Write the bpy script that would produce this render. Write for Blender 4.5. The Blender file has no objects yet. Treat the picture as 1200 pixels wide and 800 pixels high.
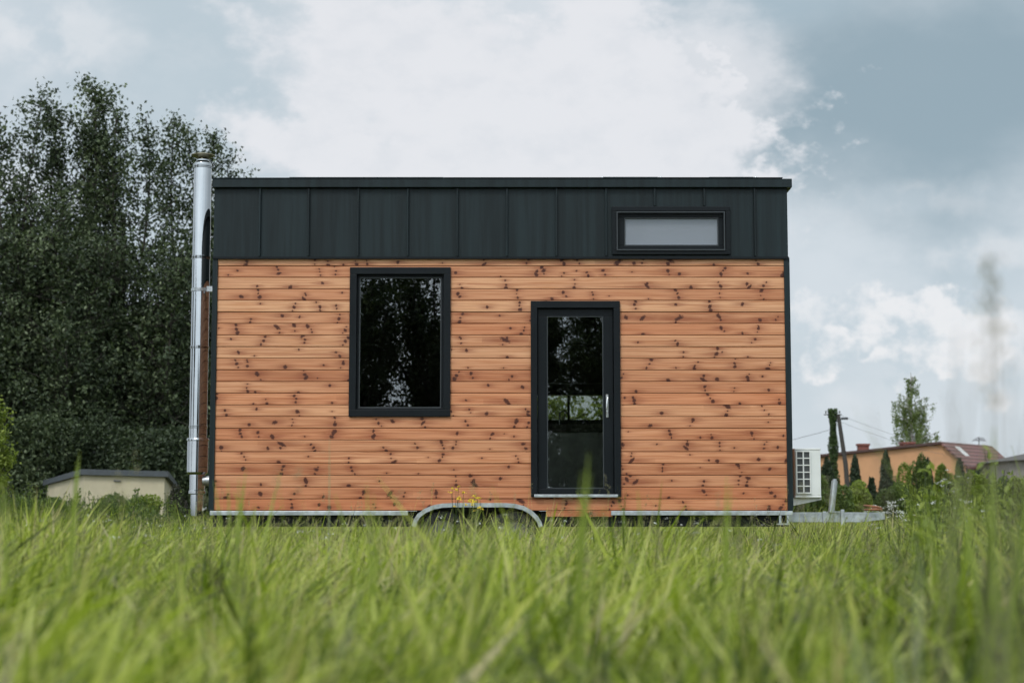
import bpy, math, random
import numpy as np
from mathutils import Vector

R = math.radians
rng = np.random.default_rng(7)
random.seed(7)
sc = bpy.context.scene
col = bpy.data.collections.new("place")
sc.collection.children.link(col)

# ------------------------------------------------------------------ camera
FPX = 2000.0
CH = 0.55
TH = math.atan(200.0 / FPX)
D = 18.2                      # distance of the cladding


def P(px, py, Y):
    """pixel of the 1200x800 photograph -> (x, z) on the vertical plane y = Y"""
    dx = (px - 600) / FPX
    dv = -(py - 400) / FPX
    dy = math.cos(TH) - dv * math.sin(TH)
    dz = math.sin(TH) + dv * math.cos(TH)
    t = Y / dy
    return t * dx, CH + t * dz


def PX(px, Y, py=500):
    return P(px, py, Y)[0]


def PZ(py, Y):
    return P(600, py, Y)[1]


# ------------------------------------------------------------------ tagging
def tag(o, label=None, cat=None, group=None, kind=None):
    if label: o["label"] = label
    if cat: o["category"] = cat
    if group: o["group"] = group
    if kind: o["kind"] = kind
    return o


def thing(name, label, cat, loc=(0, 0, 0), group=None, rz=0.0):
    o = bpy.data.objects.new(name, None)
    o.empty_display_size = 0.2
    col.objects.link(o)
    o.location = loc
    o.rotation_euler = (0, 0, rz)
    return tag(o, label, cat, group)


def copy_tree(o, parent=None):
    c = o.copy()
    col.objects.link(c)
    c.parent = parent
    for ch in [x for x in col.objects if x.parent == o]:
        copy_tree(ch, c)
    return c


# ------------------------------------------------------------------ mesh helper
class MB:
    def __init__(s):
        s.v = []; s.f = []; s.m = []; s.sm = []
        s.mi = 0; s.smooth = False

    def face(s, idx):
        s.f.append(tuple(idx)); s.m.append(s.mi); s.sm.append(s.smooth)

    def box(s, x0, x1, y0, y1, z0, z1):
        b = len(s.v)
        s.v += [(x, y, z) for z in (z0, z1) for y in (y0, y1) for x in (x0, x1)]
        for q in ((0, 2, 3, 1), (4, 5, 7, 6), (0, 1, 5, 4), (2, 6, 7, 3), (0, 4, 6, 2), (1, 3, 7, 5)):
            s.face([b + i for i in q])
        return s

    def prism(s, pts, y0, y1):
        """polygon of (x, z) extruded along y"""
        b = len(s.v); n = len(pts)
        s.v += [(x, y0, z) for x, z in pts] + [(x, y1, z) for x, z in pts]
        s.face([b + i for i in range(n)])
        s.face([b + n + i for i in reversed(range(n))])
        for i in range(n):
            j = (i + 1) % n
            s.face([b + j, b + i, b + n + i, b + n + j])
        return s

    def ring(s, x0, x1, z0, z1, w, y0, y1, wb=None):
        """rectangular frame, w wide"""
        wb = w if wb is None else wb
        s.box(x0, x1, y0, y1, z1 - w, z1)
        s.box(x0, x1, y0, y1, z0, z0 + wb)
        s.box(x0, x0 + w, y0, y1, z0 + wb, z1 - w)
        s.box(x1 - w, x1, y0, y1, z0 + wb, z1 - w)
        return s

    def tube(s, pts, rad, n=10, cap=True):
        pts = [Vector(p) for p in pts]
        if not hasattr(rad, '__len__'): rad = [rad] * len(pts)
        prev = None; rings = []
        old = s.smooth; s.smooth = True
        for i, p in enumerate(pts):
            a = pts[max(i - 1, 0)]; c = pts[min(i + 1, len(pts) - 1)]
            t = (c - a)
            t = t.normalized() if t.length > 1e-9 else Vector((0, 0, 1))
            if prev is None:
                u = t.cross(Vector((0, 1, 0)))
                if u.length < .1: u = t.cross(Vector((1, 0, 0)))
            else:
                u = prev - t * prev.dot(t)
            u.normalize(); prev = u; w = t.cross(u)
            b = len(s.v)
            for k in range(n):
                an = 2 * math.pi * k / n
                q = p + (u * math.cos(an) + w * math.sin(an)) * rad[i]
                s.v.append(tuple(q))
            rings.append(b)
        for a, b in zip(rings, rings[1:]):
            for k in range(n):
                s.face([a + k, a + (k + 1) % n, b + (k + 1) % n, b + k])
        s.smooth = old
        if cap:
            s.face([rings[0] + k for k in reversed(range(n))])
            s.face([rings[-1] + k for k in range(n)])
        return s

    def lathe(s, prof, c=(0, 0, 0), n=24, axis='z'):
        """prof: list of (r, h)"""
        old = s.smooth; s.smooth = True
        b = len(s.v)
        for r, h in prof:
            for k in range(n):
                a = 2 * math.pi * k / n
                if axis == 'z': s.v.append((c[0] + r * math.cos(a), c[1] + r * math.sin(a), c[2] + h))
                else: s.v.append((c[0] + r * math.cos(a), c[1] + h, c[2] + r * math.sin(a)))
        for i in range(len(prof) - 1):
            for k in range(n):
                q = [b + i * n + k, b + i * n + (k + 1) % n, b + (i + 1) * n + (k + 1) % n, b + (i + 1) * n + k]
                s.face(q if axis == 'z' else q[::-1])
        s.smooth = old
        return s

    def build(s, name, mat, parent=None, bevel=0.0):
        me = bpy.data.meshes.new(name)
        me.from_pydata(s.v, [], s.f)
        mats = mat if isinstance(mat, (list, tuple)) else [mat]
        for m in mats: me.materials.append(m)
        me.polygons.foreach_set("material_index", s.m)
        me.polygons.foreach_set("use_smooth", s.sm)
        me.update()
        if any(s.sm): me.set_sharp_from_angle(angle=R(38))
        o = bpy.data.objects.new(name, me)
        col.objects.link(o)
        if parent: o.parent = parent
        if bevel:
            md = o.modifiers.new("bevel", 'BEVEL'); md.width = bevel; md.segments = 2
            md.limit_method = 'ANGLE'; md.harden_normals = False
        return o


def np_mesh(name, verts, quads, mat, parent=None, tone=None, colr=None, smooth=False, tone2=None):
    """quads: (n,4) int array; tone: per-face float"""
    me = bpy.data.meshes.new(name)
    nv, nq = len(verts), len(quads)
    me.vertices.add(nv)
    me.vertices.foreach_set("co", np.ascontiguousarray(verts, dtype=np.float32).ravel())
    me.loops.add(nq * 4)
    me.loops.foreach_set("vertex_index", np.ascontiguousarray(quads, dtype=np.int32).ravel())
    me.polygons.add(nq)
    me.polygons.foreach_set("loop_start", np.arange(0, nq * 4, 4, dtype=np.int32))
    if smooth: me.polygons.foreach_set("use_smooth", np.ones(nq, dtype=bool))
    else: me.polygons.foreach_set("use_smooth", np.zeros(nq, dtype=bool))
    me.update(calc_edges=True)
    if tone is not None:
        a = me.attributes.new("tone", 'FLOAT', 'FACE')
        a.data.foreach_set("value", np.ascontiguousarray(tone, dtype=np.float32))
    if colr is not None:
        a = me.attributes.new("stain", 'FLOAT_COLOR', 'POINT')
        a.data.foreach_set("color", np.ascontiguousarray(colr, dtype=np.float32).ravel())
    for m in (mat if isinstance(mat, (list, tuple)) else [mat]): me.materials.append(m)
    o = bpy.data.objects.new(name, me)
    col.objects.link(o)
    if parent: o.parent = parent
    return o


# ------------------------------------------------------------------ materials
class NT:
    def __init__(s, tree):
        s.t = tree; tree.nodes.clear()

    def n(s, typ, **kw):
        nd = s.t.nodes.new(typ)
        for k, v in kw.items():
            if k == 'inp':
                for kk, vv in v.items():
                    if isinstance(vv, bpy.types.NodeSocket): s.t.links.new(vv, nd.inputs[kk])
                    else: nd.inputs[kk].default_value = vv
            else: setattr(nd, k, v)
        return nd

    def math(s, op, a, b=None, c=None, clamp=False):
        nd = s.t.nodes.new('ShaderNodeMath'); nd.operation = op; nd.use_clamp = clamp
        for i, x in enumerate((a, b, c)):
            if x is None: continue
            if isinstance(x, bpy.types.NodeSocket): s.t.links.new(x, nd.inputs[i])
            else: nd.inputs[i].default_value = x
        return nd.outputs[0]

    def mix(s, fac, a, b, blend='MIX'):
        nd = s.t.nodes.new('ShaderNodeMix'); nd.data_type = 'RGBA'; nd.blend_type = blend
        for k, x in ((0, fac), (6, a), (7, b)):
            if isinstance(x, bpy.types.NodeSocket): s.t.links.new(x, nd.inputs[k])
            else: nd.inputs[k].default_value = x if k == 0 else (*x[:3], 1)
        return nd.outputs[2]

    def sstep(s, x, a, b):
        nd = s.t.nodes.new('ShaderNodeMapRange'); nd.interpolation_type = 'SMOOTHSTEP'
        s.t.links.new(x, nd.inputs[0])
        nd.inputs[1].default_value = a; nd.inputs[2].default_value = b
        return nd.outputs[0]

    def ramp(s, fac, stops):
        nd = s.t.nodes.new('ShaderNodeValToRGB')
        cr = nd.color_ramp
        while len(cr.elements) < len(stops): cr.elements.new(0.5)
        for e, (p, c) in zip(cr.elements, stops): e.position = p; e.color = (*c, 1)
        s.t.links.new(fac, nd.inputs[0])
        return nd.outputs[0]


def new_mat(name):
    m = bpy.data.materials.new(name); m.use_nodes = True
    t = NT(m.node_tree)
    out = t.n('ShaderNodeOutputMaterial')
    return m, t, out


def mat(name, c, rough=0.6, metal=0.0, var=0.15, scale=8.0, bump=0.0, bscale=60.0, stretch=(1, 1, 1), c2=None, spec=0.5):
    m, t, out = new_mat(name)
    tc = t.n('ShaderNodeTexCoord').outputs['Object']
    mp = t.n('ShaderNodeMapping', inp={'Vector': tc, 'Scale': stretch}).outputs[0]
    nz = t.n('ShaderNodeTexNoise', inp={'Vector': mp, 'Scale': scale, 'Detail': 6.0, 'Roughness': 0.6}).outputs['Fac']
    fac = t.sstep(nz, 0.3, 0.7)
    if c2 is None: a = tuple(x * (1 - var) for x in c); b = tuple(min(1, x * (1 + var)) for x in c)
    else: a, b = c, c2
    cc = t.mix(fac, a, b)
    bs = t.n('ShaderNodeBsdfPrincipled', inp={'Base Color': cc, 'Metallic': metal, 'Specular IOR Level': spec})
    rr = t.math('MULTIPLY_ADD', fac, 0.12 * rough, rough * 0.94)
    t.t.links.new(rr, bs.inputs['Roughness'])
    if bump:
        n2 = t.n('ShaderNodeTexNoise', inp={'Vector': mp, 'Scale': bscale, 'Detail': 5.0}).outputs['Fac']
        bp = t.n('ShaderNodeBump', inp={'Height': n2, 'Strength': bump, 'Distance': 0.01})
        t.t.links.new(bp.outputs[0], bs.inputs['Normal'])
    t.t.links.new(bs.outputs[0], out.inputs[0])
    return m


def leaf_mat(name, stops, trans=0.35, rough=0.55, big=0.0):
    m, t, out = new_mat(name)
    at = t.n('ShaderNodeAttribute', attribute_name='tone').outputs['Fac']
    if big:
        tc = t.n('ShaderNodeTexCoord').outputs['Object']
        nz = t.n('ShaderNodeTexNoise', inp={'Vector': tc, 'Scale': big, 'Detail': 3.0}).outputs['Fac']
        at = t.math('ADD', at, t.math('MULTIPLY_ADD', nz, 0.9, -0.45), clamp=True)
    c = t.ramp(at, stops)
    bs = t.n('ShaderNodeBsdfPrincipled', inp={'Base Color': c, 'Roughness': rough, 'Specular IOR Level': 0.35})
    tr = t.n('ShaderNodeBsdfTranslucent', inp={'Color': t.mix(1.0, c, (1.25, 1.35, 0.7), 'MULTIPLY')})
    mx = t.n('ShaderNodeMixShader', inp={0: trans, 1: bs.outputs[0], 2: tr.outputs[0]})
    t.t.links.new(mx.outputs[0], out.inputs[0])
    return m


M = {}
M['anthracite'] = mat('anthracite sheet', (.0085, .0155, .0178), rough=.48, spec=.22, var=.32, scale=2.5, stretch=(6, 1, .25), bump=.16, bscale=7)
M['frame'] = mat('anthracite frame', (.0055, .0078, .0098), rough=.42, spec=.16, var=.1, scale=3)
M['frame_edge'] = mat('grey bead', (.036, .042, .046), rough=.4, spec=.3, var=.1)
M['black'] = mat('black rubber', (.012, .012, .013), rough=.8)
M['galv'] = mat('galvanised steel', (.42, .45, .47), rough=.42, metal=.7, var=.22, scale=14, bump=.15, bscale=30)
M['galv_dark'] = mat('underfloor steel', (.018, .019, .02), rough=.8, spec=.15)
M['chrome'] = mat('polished steel', (.36, .375, .385), rough=.07, metal=1, var=.04, scale=3, stretch=(1, 1, 1.5))
M['cap'] = mat('tarnished steel', (.26, .23, .15), rough=.35, metal=.8, var=.3)
M['handle'] = mat('brushed steel', (.6, .6, .6), rough=.25, metal=1)
M['dark_wood'] = mat('dark interior boards', (.035, .024, .018), rough=.7)
M['cabinet'] = mat('interior cabinet', (.42, .43, .40), rough=.35)
M['counter'] = mat('interior counter', (.05, .04, .03), rough=.5)
M['blind'] = mat('blind', (.10, .08, .06), rough=.9)
M['rim'] = mat('dull wheel steel', (.22, .225, .23), rough=.6, metal=.4, var=.3)
M['ac'] = mat('off white coated steel', (.66, .68, .66), rough=.45, var=.05, scale=4)
M['ac_dark'] = mat('condenser fins', (.05, .055, .055), rough=.6)
M['bark'] = mat('grey bark', (.04, .035, .028), rough=.9, var=.4, scale=6, bump=.6, bscale=12, stretch=(1, 1, .3))
M['birch'] = mat('pale bark', (.40, .38, .35), rough=.8, c2=(.12, .1, .09), scale=5, stretch=(.6, .6, 3))
M['polewood'] = mat('weathered pole', (.03, .026, .022), rough=.9, var=.3)
M['wire'] = mat('wire', (.12, .12, .13), rough=.6)
M['shed'] = mat('cream render', (.42, .37, .26), rough=.9, var=.08, scale=2, bump=.1)
M['shedroof'] = mat('grey felt', (.05, .058, .065), rough=.7)
M['peach'] = mat('peach render', (.46, .245, .125), rough=.9, var=.07, scale=1.2, bump=.1)
M['white_render'] = mat('white render', (.55, .55, .53), rough=.9, var=.06)
M['brick'] = mat('red brick', (.17, .06, .045), rough=.9, var=.3, scale=10)
M['fascia'] = mat('brown fascia', (.06, .028, .022), rough=.7)
M['greyhouse'] = mat('grey render', (.22, .2, .18), rough=.9)
M['greyroof'] = mat('dark roof', (.07, .065, .06), rough=.8)
M['orangehose'] = mat('orange hose', (.24, .09, .045), rough=.5)
M['amber'] = mat('amber lens', (.5, .2, .02), rough=.2)
M['white_petal'] = mat('white petals', (.6, .62, .58), rough=.8)
M['yellow_petal'] = mat('yellow petals', (.7, .5, .03), rough=.7)

# roof tiles
m, t, out = new_mat('brown roof tiles')
tc = t.n('ShaderNodeTexCoord').outputs['Object']
wv = t.n('ShaderNodeTexWave', wave_type='BANDS', bands_direction='Z', inp={'Vector': tc, 'Scale': 1.4, 'Distortion': 0.0}).outputs['Fac']
nz = t.n('ShaderNodeTexNoise', inp={'Vector': tc, 'Scale': 2.5, 'Detail': 4.0}).outputs['Fac']
c = t.mix(nz, (.10, .04, .035), (.22, .10, .08))
c = t.mix(t.sstep(wv, .75, .95), c, (.045, .02, .018))
bs = t.n('ShaderNodeBsdfPrincipled', inp={'Base Color': c, 'Roughness': .6})
bp = t.n('ShaderNodeBump', inp={'Height': wv, 'Strength': .6, 'Distance': .05})
t.t.links.new(bp.outputs[0], bs.inputs['Normal'])
t.t.links.new(bs.outputs[0], out.inputs[0])
M['tiles'] = m

# window glass: coated pane, clear but with a stronger mirror than bare glass
def glass_mat(name, refl, tint):
    m, t, out = new_mat(name)
    fr = t.n('ShaderNodeFresnel', inp={'IOR': 1.5}).outputs[0]
    fac = t.math('ADD', fr, refl, clamp=True)
    tr = t.n('ShaderNodeBsdfTransparent', inp={'Color': (*tint, 1)})
    tcg = t.n('ShaderNodeTexCoord').outputs['Object']
    nz = t.n('ShaderNodeTexNoise', inp={'Vector': tcg, 'Scale': 1.6, 'Detail': 1.0}).outputs['Fac']
    bp = t.n('ShaderNodeBump', inp={'Height': nz, 'Strength': .012, 'Distance': .05})
    gl = t.n('ShaderNodeBsdfGlossy', inp={'Color': (.95, .97, 1, 1), 'Roughness': 0.0, 'Normal': bp.outputs[0]})
    mx = t.n('ShaderNodeMixShader', inp={0: fac, 1: tr.outputs[0], 2: gl.outputs[0]})
    t.t.links.new(mx.outputs[0], out.inputs[0])
    return m


M['glass'] = glass_mat('coated window glass', .075, (.72, .74, .72))
M['glass_clear'] = glass_mat('clear window glass', .02, (.9, .92, .9))
M['satin'] = mat('satin glass', (.20, .22, .25), rough=.3, spec=.3, var=.03, scale=1)

# pine boards: colour comes from the boards' own stain attribute
m, t, out = new_mat('pine boards')
at = t.n('ShaderNodeAttribute', attribute_name='stain').outputs['Color']
tc = t.n('ShaderNodeTexCoord').outputs['Object']
mp = t.n('ShaderNodeMapping', inp={'Vector': tc, 'Scale': (1.6, 1, 75)}).outputs[0]
nz = t.n('ShaderNodeTexNoise', inp={'Vector': mp, 'Scale': 1.0, 'Detail': 5.0, 'Roughness': .6}).outputs['Fac']
c = t.mix(t.sstep(nz, .38, .75), at, t.mix(1.0, at, (.76, .60, .48), 'MULTIPLY'))
bs = t.n('ShaderNodeBsdfPrincipled', inp={'Base Color': c, 'Roughness': .5, 'Specular IOR Level': .35})
bp = t.n('ShaderNodeBump', inp={'Height': nz, 'Strength': .25, 'Distance': .003})
t.t.links.new(bp.outputs[0], bs.inputs['Normal'])
t.t.links.new(bs.outputs[0], out.inputs[0])
M['pine'] = m

M['leaf_dark'] = leaf_mat('dark poplar leaves', [(0, (.014, .022, .011)), (.42, (.036, .054, .024)), (.75, (.085, .112, .05)), (1, (.20, .235, .14))], trans=.22, big=.55)
M['leaf_mid'] = leaf_mat('mid green leaves', [(0, (.035, .055, .015)), (.5, (.085, .125, .03)), (1, (.17, .22, .05))], big=.5)
M['leaf_light'] = leaf_mat('light green leaves', [(0, (.07, .10, .015)), (.5, (.17, .22, .035)), (1, (.30, .34, .07))], big=.6)
M['leaf_birch'] = leaf_mat('birch leaves', [(0, (.07, .10, .035)), (.5, (.14, .185, .06)), (1, (.24, .28, .11))], trans=.45)
M['leaf_thuja'] = leaf_mat('thuja sprays', [(0, (.012, .022, .012)), (.6, (.025, .04, .018)), (1, (.05, .075, .03))], trans=.1)
M['leaf_ivy'] = leaf_mat('ivy leaves', [(0, (.03, .05, .015)), (.6, (.06, .10, .03)), (1, (.1, .15, .05))], trans=.25)
M['leaf_umber'] = leaf_mat('dull brown green leaves', [(0, (.015, .016, .01)), (.6, (.03, .03, .018)), (1, (.06, .06, .03))], trans=.15)
M['grass'] = leaf_mat('grass blades', [(0, (.032, .046, .006)), (.28, (.085, .125, .012)), (.58, (.245, .305, .03)), (.82, (.56, .58, .18)), (.92, (.46, .39, .2)), (1, (.48, .42, .27))], trans=.5, rough=.34, big=.7)
M['seed'] = leaf_mat('grass seed heads', [(0, (.14, .11, .07)), (.5, (.22, .2, .12)), (1, (.3, .28, .18))], trans=.3)

m, t, out = new_mat('meadow soil')
tc = t.n('ShaderNodeTexCoord').outputs['Object']
nz = t.n('ShaderNodeTexNoise', inp={'Vector': tc, 'Scale': .6, 'Detail': 8.0, 'Roughness': .65}).outputs['Fac']
n2 = t.n('ShaderNodeTexNoise', inp={'Vector': tc, 'Scale': 14.0, 'Detail': 6.0}).outputs['Fac']
c = t.mix(t.sstep(nz, .35, .65), (.045, .065, .02), (.09, .11, .035))
c = t.mix(t.sstep(n2, .45, .7), c, (.05, .042, .025))
bs = t.n('ShaderNodeBsdfPrincipled', inp={'Base Color': c, 'Roughness': 1.0, 'Specular IOR Level': .1})
bp = t.n('ShaderNodeBump', inp={'Height': n2, 'Strength': .8, 'Distance': .1})
t.t.links.new(bp.outputs[0], bs.inputs['Normal'])
t.t.links.new(bs.outputs[0], out.inputs[0])
M['soil'] = m

# ------------------------------------------------------------------ ground
g = MB()
NR, NA = 26, 72
rad = [0.0] + [2.0 * 1.34 ** i for i in range(NR)]
g.v.append((0, 0, 0))
for r in rad[1:]:
    for k in range(NA):
        a = 2 * math.pi * k / NA
        g.v.append((r * math.cos(a), r * math.sin(a), -0.0))
for k in range(NA): g.face([0, 1 + k, 1 + (k + 1) % NA])
for i in range(NR - 1):
    for k in range(NA):
        a = 1 + i * NA; b = a + NA; k2 = (k + 1) % NA
        g.face([a + k, b + k, b + k2, a + k2])
tag(g.build('ground', M['soil']), kind='structure')

# ------------------------------------------------------------------ TINY HOUSE
XL = P(251.2, 450, D)[0]; XR = P(922.7, 450, D)[0]      # cladding edges
ZT = PZ(302, D); Z1 = PZ(311.5, D); ZB = PZ(598, D)
ZROOF = PZ(221, D); ZTOP = PZ(209.5, D)
DEP = 2.5
OX, OY = (XL + XR) / 2, D
house = thing('tiny_house', 'timber clad tiny house on a galvanised trailer with dark metal upper band', 'tiny house', (0, 0, 0))

# openings (x0, x1, z0, z1)
def rect(px0, px1, py0, py1, Y=D):
    pm = (py0 + py1) / 2
    return P(px0, pm, Y)[0], P(px1, pm, Y)[0], PZ(py1, Y), PZ(py0, Y)

WIN = rect(409.5, 528, 313.5, 488)
DOOR = rect(622, 727, 353, 582)
HIW = rect(717, 855, 243, 299)

# --- cladding ------------------------------------------------------
def vnoise(x, y, seed):
    xi = np.floor(x).astype(np.int64); yi = np.floor(y).astype(np.int64)
    xf = x - xi; yf = y - yi
    def h(a, b):
        n = (a * 374761393 + b * 668265263 + seed * 974634777) & 0x7fffffff
        n = ((n ^ (n >> 13)) * 1274126177) & 0x7fffffff
        return ((n ^ (n >> 16)) & 0xffff) / 65535.0
    u = xf * xf * (3 - 2 * xf); v = yf * yf * (3 - 2 * yf)
    return (h(xi, yi) * (1 - u) + h(xi + 1, yi) * u) * (1 - v) + (h(xi, yi + 1) * (1 - u) + h(xi + 1, yi + 1) * u) * v


pitch = (Z1 - ZB) / 21.0
boards = [(Z1, ZT)] + [(Z1 - (i + 1) * pitch, Z1 - i * pitch) for i in range(21)]
LOWX0, LOWX1 = PX(640, D, 600), PX(718, D, 600)
LOWZ = PZ(605.5, D)
boards.append((LOWZ, ZB))
ARCP = [P(px, py, D - .12) for px, py in [(482.5, 616), (484.5, 609), (489, 602), (497, 596), (507, 591.8), (518, 589.6), (530, 589), (592, 589), (603, 589.8), (614, 592.5), (623, 597.5), (630, 604), (634, 610), (636, 616)]]
vs, qs, cs = [], [], []
base = 0
cl_light = np.array([.69, .375, .205]); cl_red = np.array([.52, .20, .092]); cl_grain = np.array([.37, .135, .058])
knotc = np.array([.070, .016, .006]); haloc = np.array([.22, .05, .018])
for bi, (z0, z1) in enumerate(boards):
    full = bi > 0 and bi < 22
    x0, x1 = (XL, XR) if bi < 22 else (LOWX0, LOWX1)
    nx = int((x1 - x0) / .0052); gap = .0025
    zz = np.concatenate([[z0 + gap], np.linspace(z0 + gap + .004, z1 - gap - .004, max(4, int((z1 - z0) / .0055))), [z1 - gap]])
    nz_ = len(zz)
    xx = np.linspace(x0, x1, nx)
    Xg, Zg = np.meshgrid(xx, zz)
    zl = (Zg - z0)
    # knots on this board, in whorls
    warp = np.zeros_like(Xg); dark = np.zeros_like(Xg); halo = np.zeros_like(Xg)
    xk = x0 + rng.uniform(0, .5)
    kn = []
    while xk < x1:
        n = rng.choice([1, 1, 2, 3, 3])
        slant = rng.uniform(-.7, .7)
        zc = rng.uniform(.06, .75 if n == 1 else .35) * (z1 - z0)
        for j in range(n):
            big = rng.random() < .45
            rr_ = rng.uniform(.013, .021) if big else rng.uniform(.0065, .012)
            kz = zc + j * rng.uniform(.030, .048)
            if kz > (z1 - z0): break
            el = rng.uniform(1.0, 1.5)
            an = rng.uniform(-1.4, 1.4)
            if big and rng.random() < .14: el = rng.uniform(1.9, 3.0); an = rng.choice([-1, 1]) * rng.uniform(.4, .9)
            kn.append((xk + slant * (kz - zc) + rng.normal(0, .006), kz, rr_, el, an))
        xk += rng.choice([rng.uniform(.28, .50), rng.uniform(.08, .2), rng.uniform(.6, .9)], p=[.64, .26, .10])
    wob = (vnoise(Xg * 90, Zg * 90, 50 + bi) - .5) * .55
    for (kx, kz, kr, el, an) in kn:
        sl = slice(max(0, int((kx - .25 - x0) / .0052)), max(1, int((kx + .25 - x0) / .0052)))
        dx = Xg[:, sl] - kx; dz = zl[:, sl] - kz
        ca, sa = math.cos(an), math.sin(an)
        u = (dx * ca + dz * sa) / el; v = -dx * sa + dz * ca
        q = np.sqrt(u * u + v * v) / kr + wob[:, sl]
        dark[:, sl] = np.maximum(dark[:, sl], 1 - np.clip((q - .75) / .5, 0, 1))
        qh = np.sqrt((dx / (2.8 * el)) ** 2 + dz ** 2) / kr
        halo[:, sl] = np.maximum(halo[:, sl], np.exp(-(qh / 1.7) ** 2) * (.95 if kr > .010 else .8))
        warp[:, sl] += np.exp(-(dx / (.05 + 1.6 * kr)) ** 2) * np.sign(dz) * kr * 1.4 * np.exp(-np.abs(dz) / .03)
    s = bi * 13 + 5
    zg = zl - warp
    g1 = vnoise(Xg * 1.1 + bi * 7.3, zg * 95, s); g2 = vnoise(Xg * 3.0 + bi * 3.1, zg * 190, s + 1)
    g3 = vnoise(Xg * .8, zg * 26 + Xg * .4, s + 2)
    big_ = vnoise(Xg * .55 + bi * 3.7, Zg * 0 + bi * 1.0, 99)
    gr = np.clip((.45 * g1 + .3 * g2 + .35 * g3 - .42) / .5, 0, 1) ** 1.3
    low = bi / 22.0
    tone = np.clip(rng.uniform(-.05, .52) + .62 * low + (big_ - .5) * .5, 0, 1)
    C = cl_light[None, None] * (1 - tone[..., None]) + cl_red[None, None] * tone[..., None]
    if bi in (5, 15, 18): gr = np.clip(gr * 1.5 + .15, 0, 1)
    if bi == 18: gr = np.clip(gr + .5 * np.exp(-((zl - .07) / .02) ** 2), 0, 1)
    C = C * (1 - .85 * gr[..., None]) + cl_grain * .85 * gr[..., None]
    C = C * (1 - halo[..., None]) + (C * .35 + haloc * .65) * halo[..., None]
    C = C * (1 - dark[..., None]) + knotc * dark[..., None]
    edge = np.minimum(zl, (z1 - z0) - zl)
    C *= rng.uniform(.88, 1.06)
    Yg = np.full_like(Xg, D)
    Yg[0] += .005; Yg[-1] += .005
    Yg += (.0015 * rng.normal())
    V = np.stack([Xg, Yg, Zg], -1).reshape(-1, 3)
    idx = np.arange(nx * nz_).reshape(nz_, nx)
    a = idx[:-1, :-1]; b = idx[:-1, 1:]; c_ = idx[1:, 1:]; d_ = idx[1:, :-1]
    cx = (Xg[:-1, :-1] + Xg[1:, 1:]) / 2; cz = (Zg[:-1, :-1] + Zg[1:, 1:]) / 2
    keep = np.ones_like(cx, dtype=bool)
    for (ox0, ox1, oz0, oz1) in (WIN, DOOR):
        keep &= ~((cx > ox0 + .02) & (cx < ox1 - .02) & (cz > oz0 + .02) & (cz < oz1 - .02))
    # wheel arch bites into the lowest board
    keep &= ~((cx > ARCP[0][0]) & (cx < ARCP[-1][0]) & (cz < np.interp(cx, [p[0] for p in ARCP], [p[1] for p in ARCP]) - .02))
    Q = np.stack([a, b, c_, d_], -1)[keep] + base
    vs.append(V); qs.append(Q); cs.append(np.concatenate([C.reshape(-1, 3), np.ones((nx * nz_, 1))], 1))
    base += nx * nz_
cl = np_mesh('cladding', np.concatenate(vs), np.concatenate(qs), M['pine'], house, colr=np.concatenate(cs))
tag(cl, 'orange pine boards with dark knots')

# --- wall cores ------------------------------------------------------
def wall_with_holes(b, x0, x1, z0, z1, y0, y1, holes):
    xs = sorted({x0, x1, *[h[0] for h in holes], *[h[1] for h in holes]})
    zs = sorted({z0, z1, *[h[2] for h in holes], *[h[3] for h in holes]})
    for i in range(len(xs) - 1):
        for j in range(len(zs) - 1):
            cx = (xs[i] + xs[i + 1]) / 2; cz = (zs[j] + zs[j + 1]) / 2
            if any(h[0] < cx < h[1] and h[2] < cz < h[3] for h in holes): continue
            b.box(xs[i], xs[i + 1], y0, y1, zs[j], zs[j + 1])

def inset(r, k): return (r[0] + k, r[1] - k, r[2] + k, r[3] - k)

REAR = (PX(560, D + DEP), PX(772, D + DEP), PZ(492.5, D + DEP - .1), PZ(462.5, D + DEP - .1))
b = MB()
wall_with_holes(b, XL + .01, XR - .01, ZB - .003, ZROOF, D + .012, D + .14, [inset(WIN, .03), (DOOR[0] + .03, DOOR[1] - .03, DOOR[2] + .03, DOOR[3] - .03), inset(HIW, .05)])
b.build('wall', M['black'], house)
b = MB()
wall_with_holes(b, XL + .01, XR - .01, ZB + .01, ZROOF, D + DEP - .14, D + DEP, [REAR])
b.box(XL + .01, XL + .13, D + .142, D + DEP - .142, ZB + .01, ZROOF)
b.box(XR - .13, XR - .01, D + .142, D + DEP - .142, ZB + .01, ZROOF)
b.build('wall', M['dark_wood'], house)
MB().box(XL + .132, XR - .132, D + .142, D + DEP - .142, ZB + .012, ZB + .06).build('floor_panel', M['dark_wood'], house)
# side claddings with boards (seen only mirrored in the flue)
for side, nm in ((-1, 'left'), (1, 'right')):
    b = MB()
    xo = XL if side < 0 else XR
    for (z0, z1) in boards[:-1]:
        xa, xb = sorted((xo + side * .002, xo - side * .0095))
        b.box(xa, xb, D + .05, D + DEP - .03, z0 + .004, z1 - .004)
    o = b.build('side_cladding', mat('side pine ' + nm, (.42, .19, .09), rough=.55, c2=(.28, .10, .045), scale=3, stretch=(1, 1, 12)), house)
    xa, xb = sorted((xo + side * .012, xo - side * .0095))
    MB().box(xa, xb, D + .03, D + DEP, ZT + .002, ZROOF - .01).build('side_panel', M['anthracite'], house)

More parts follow.
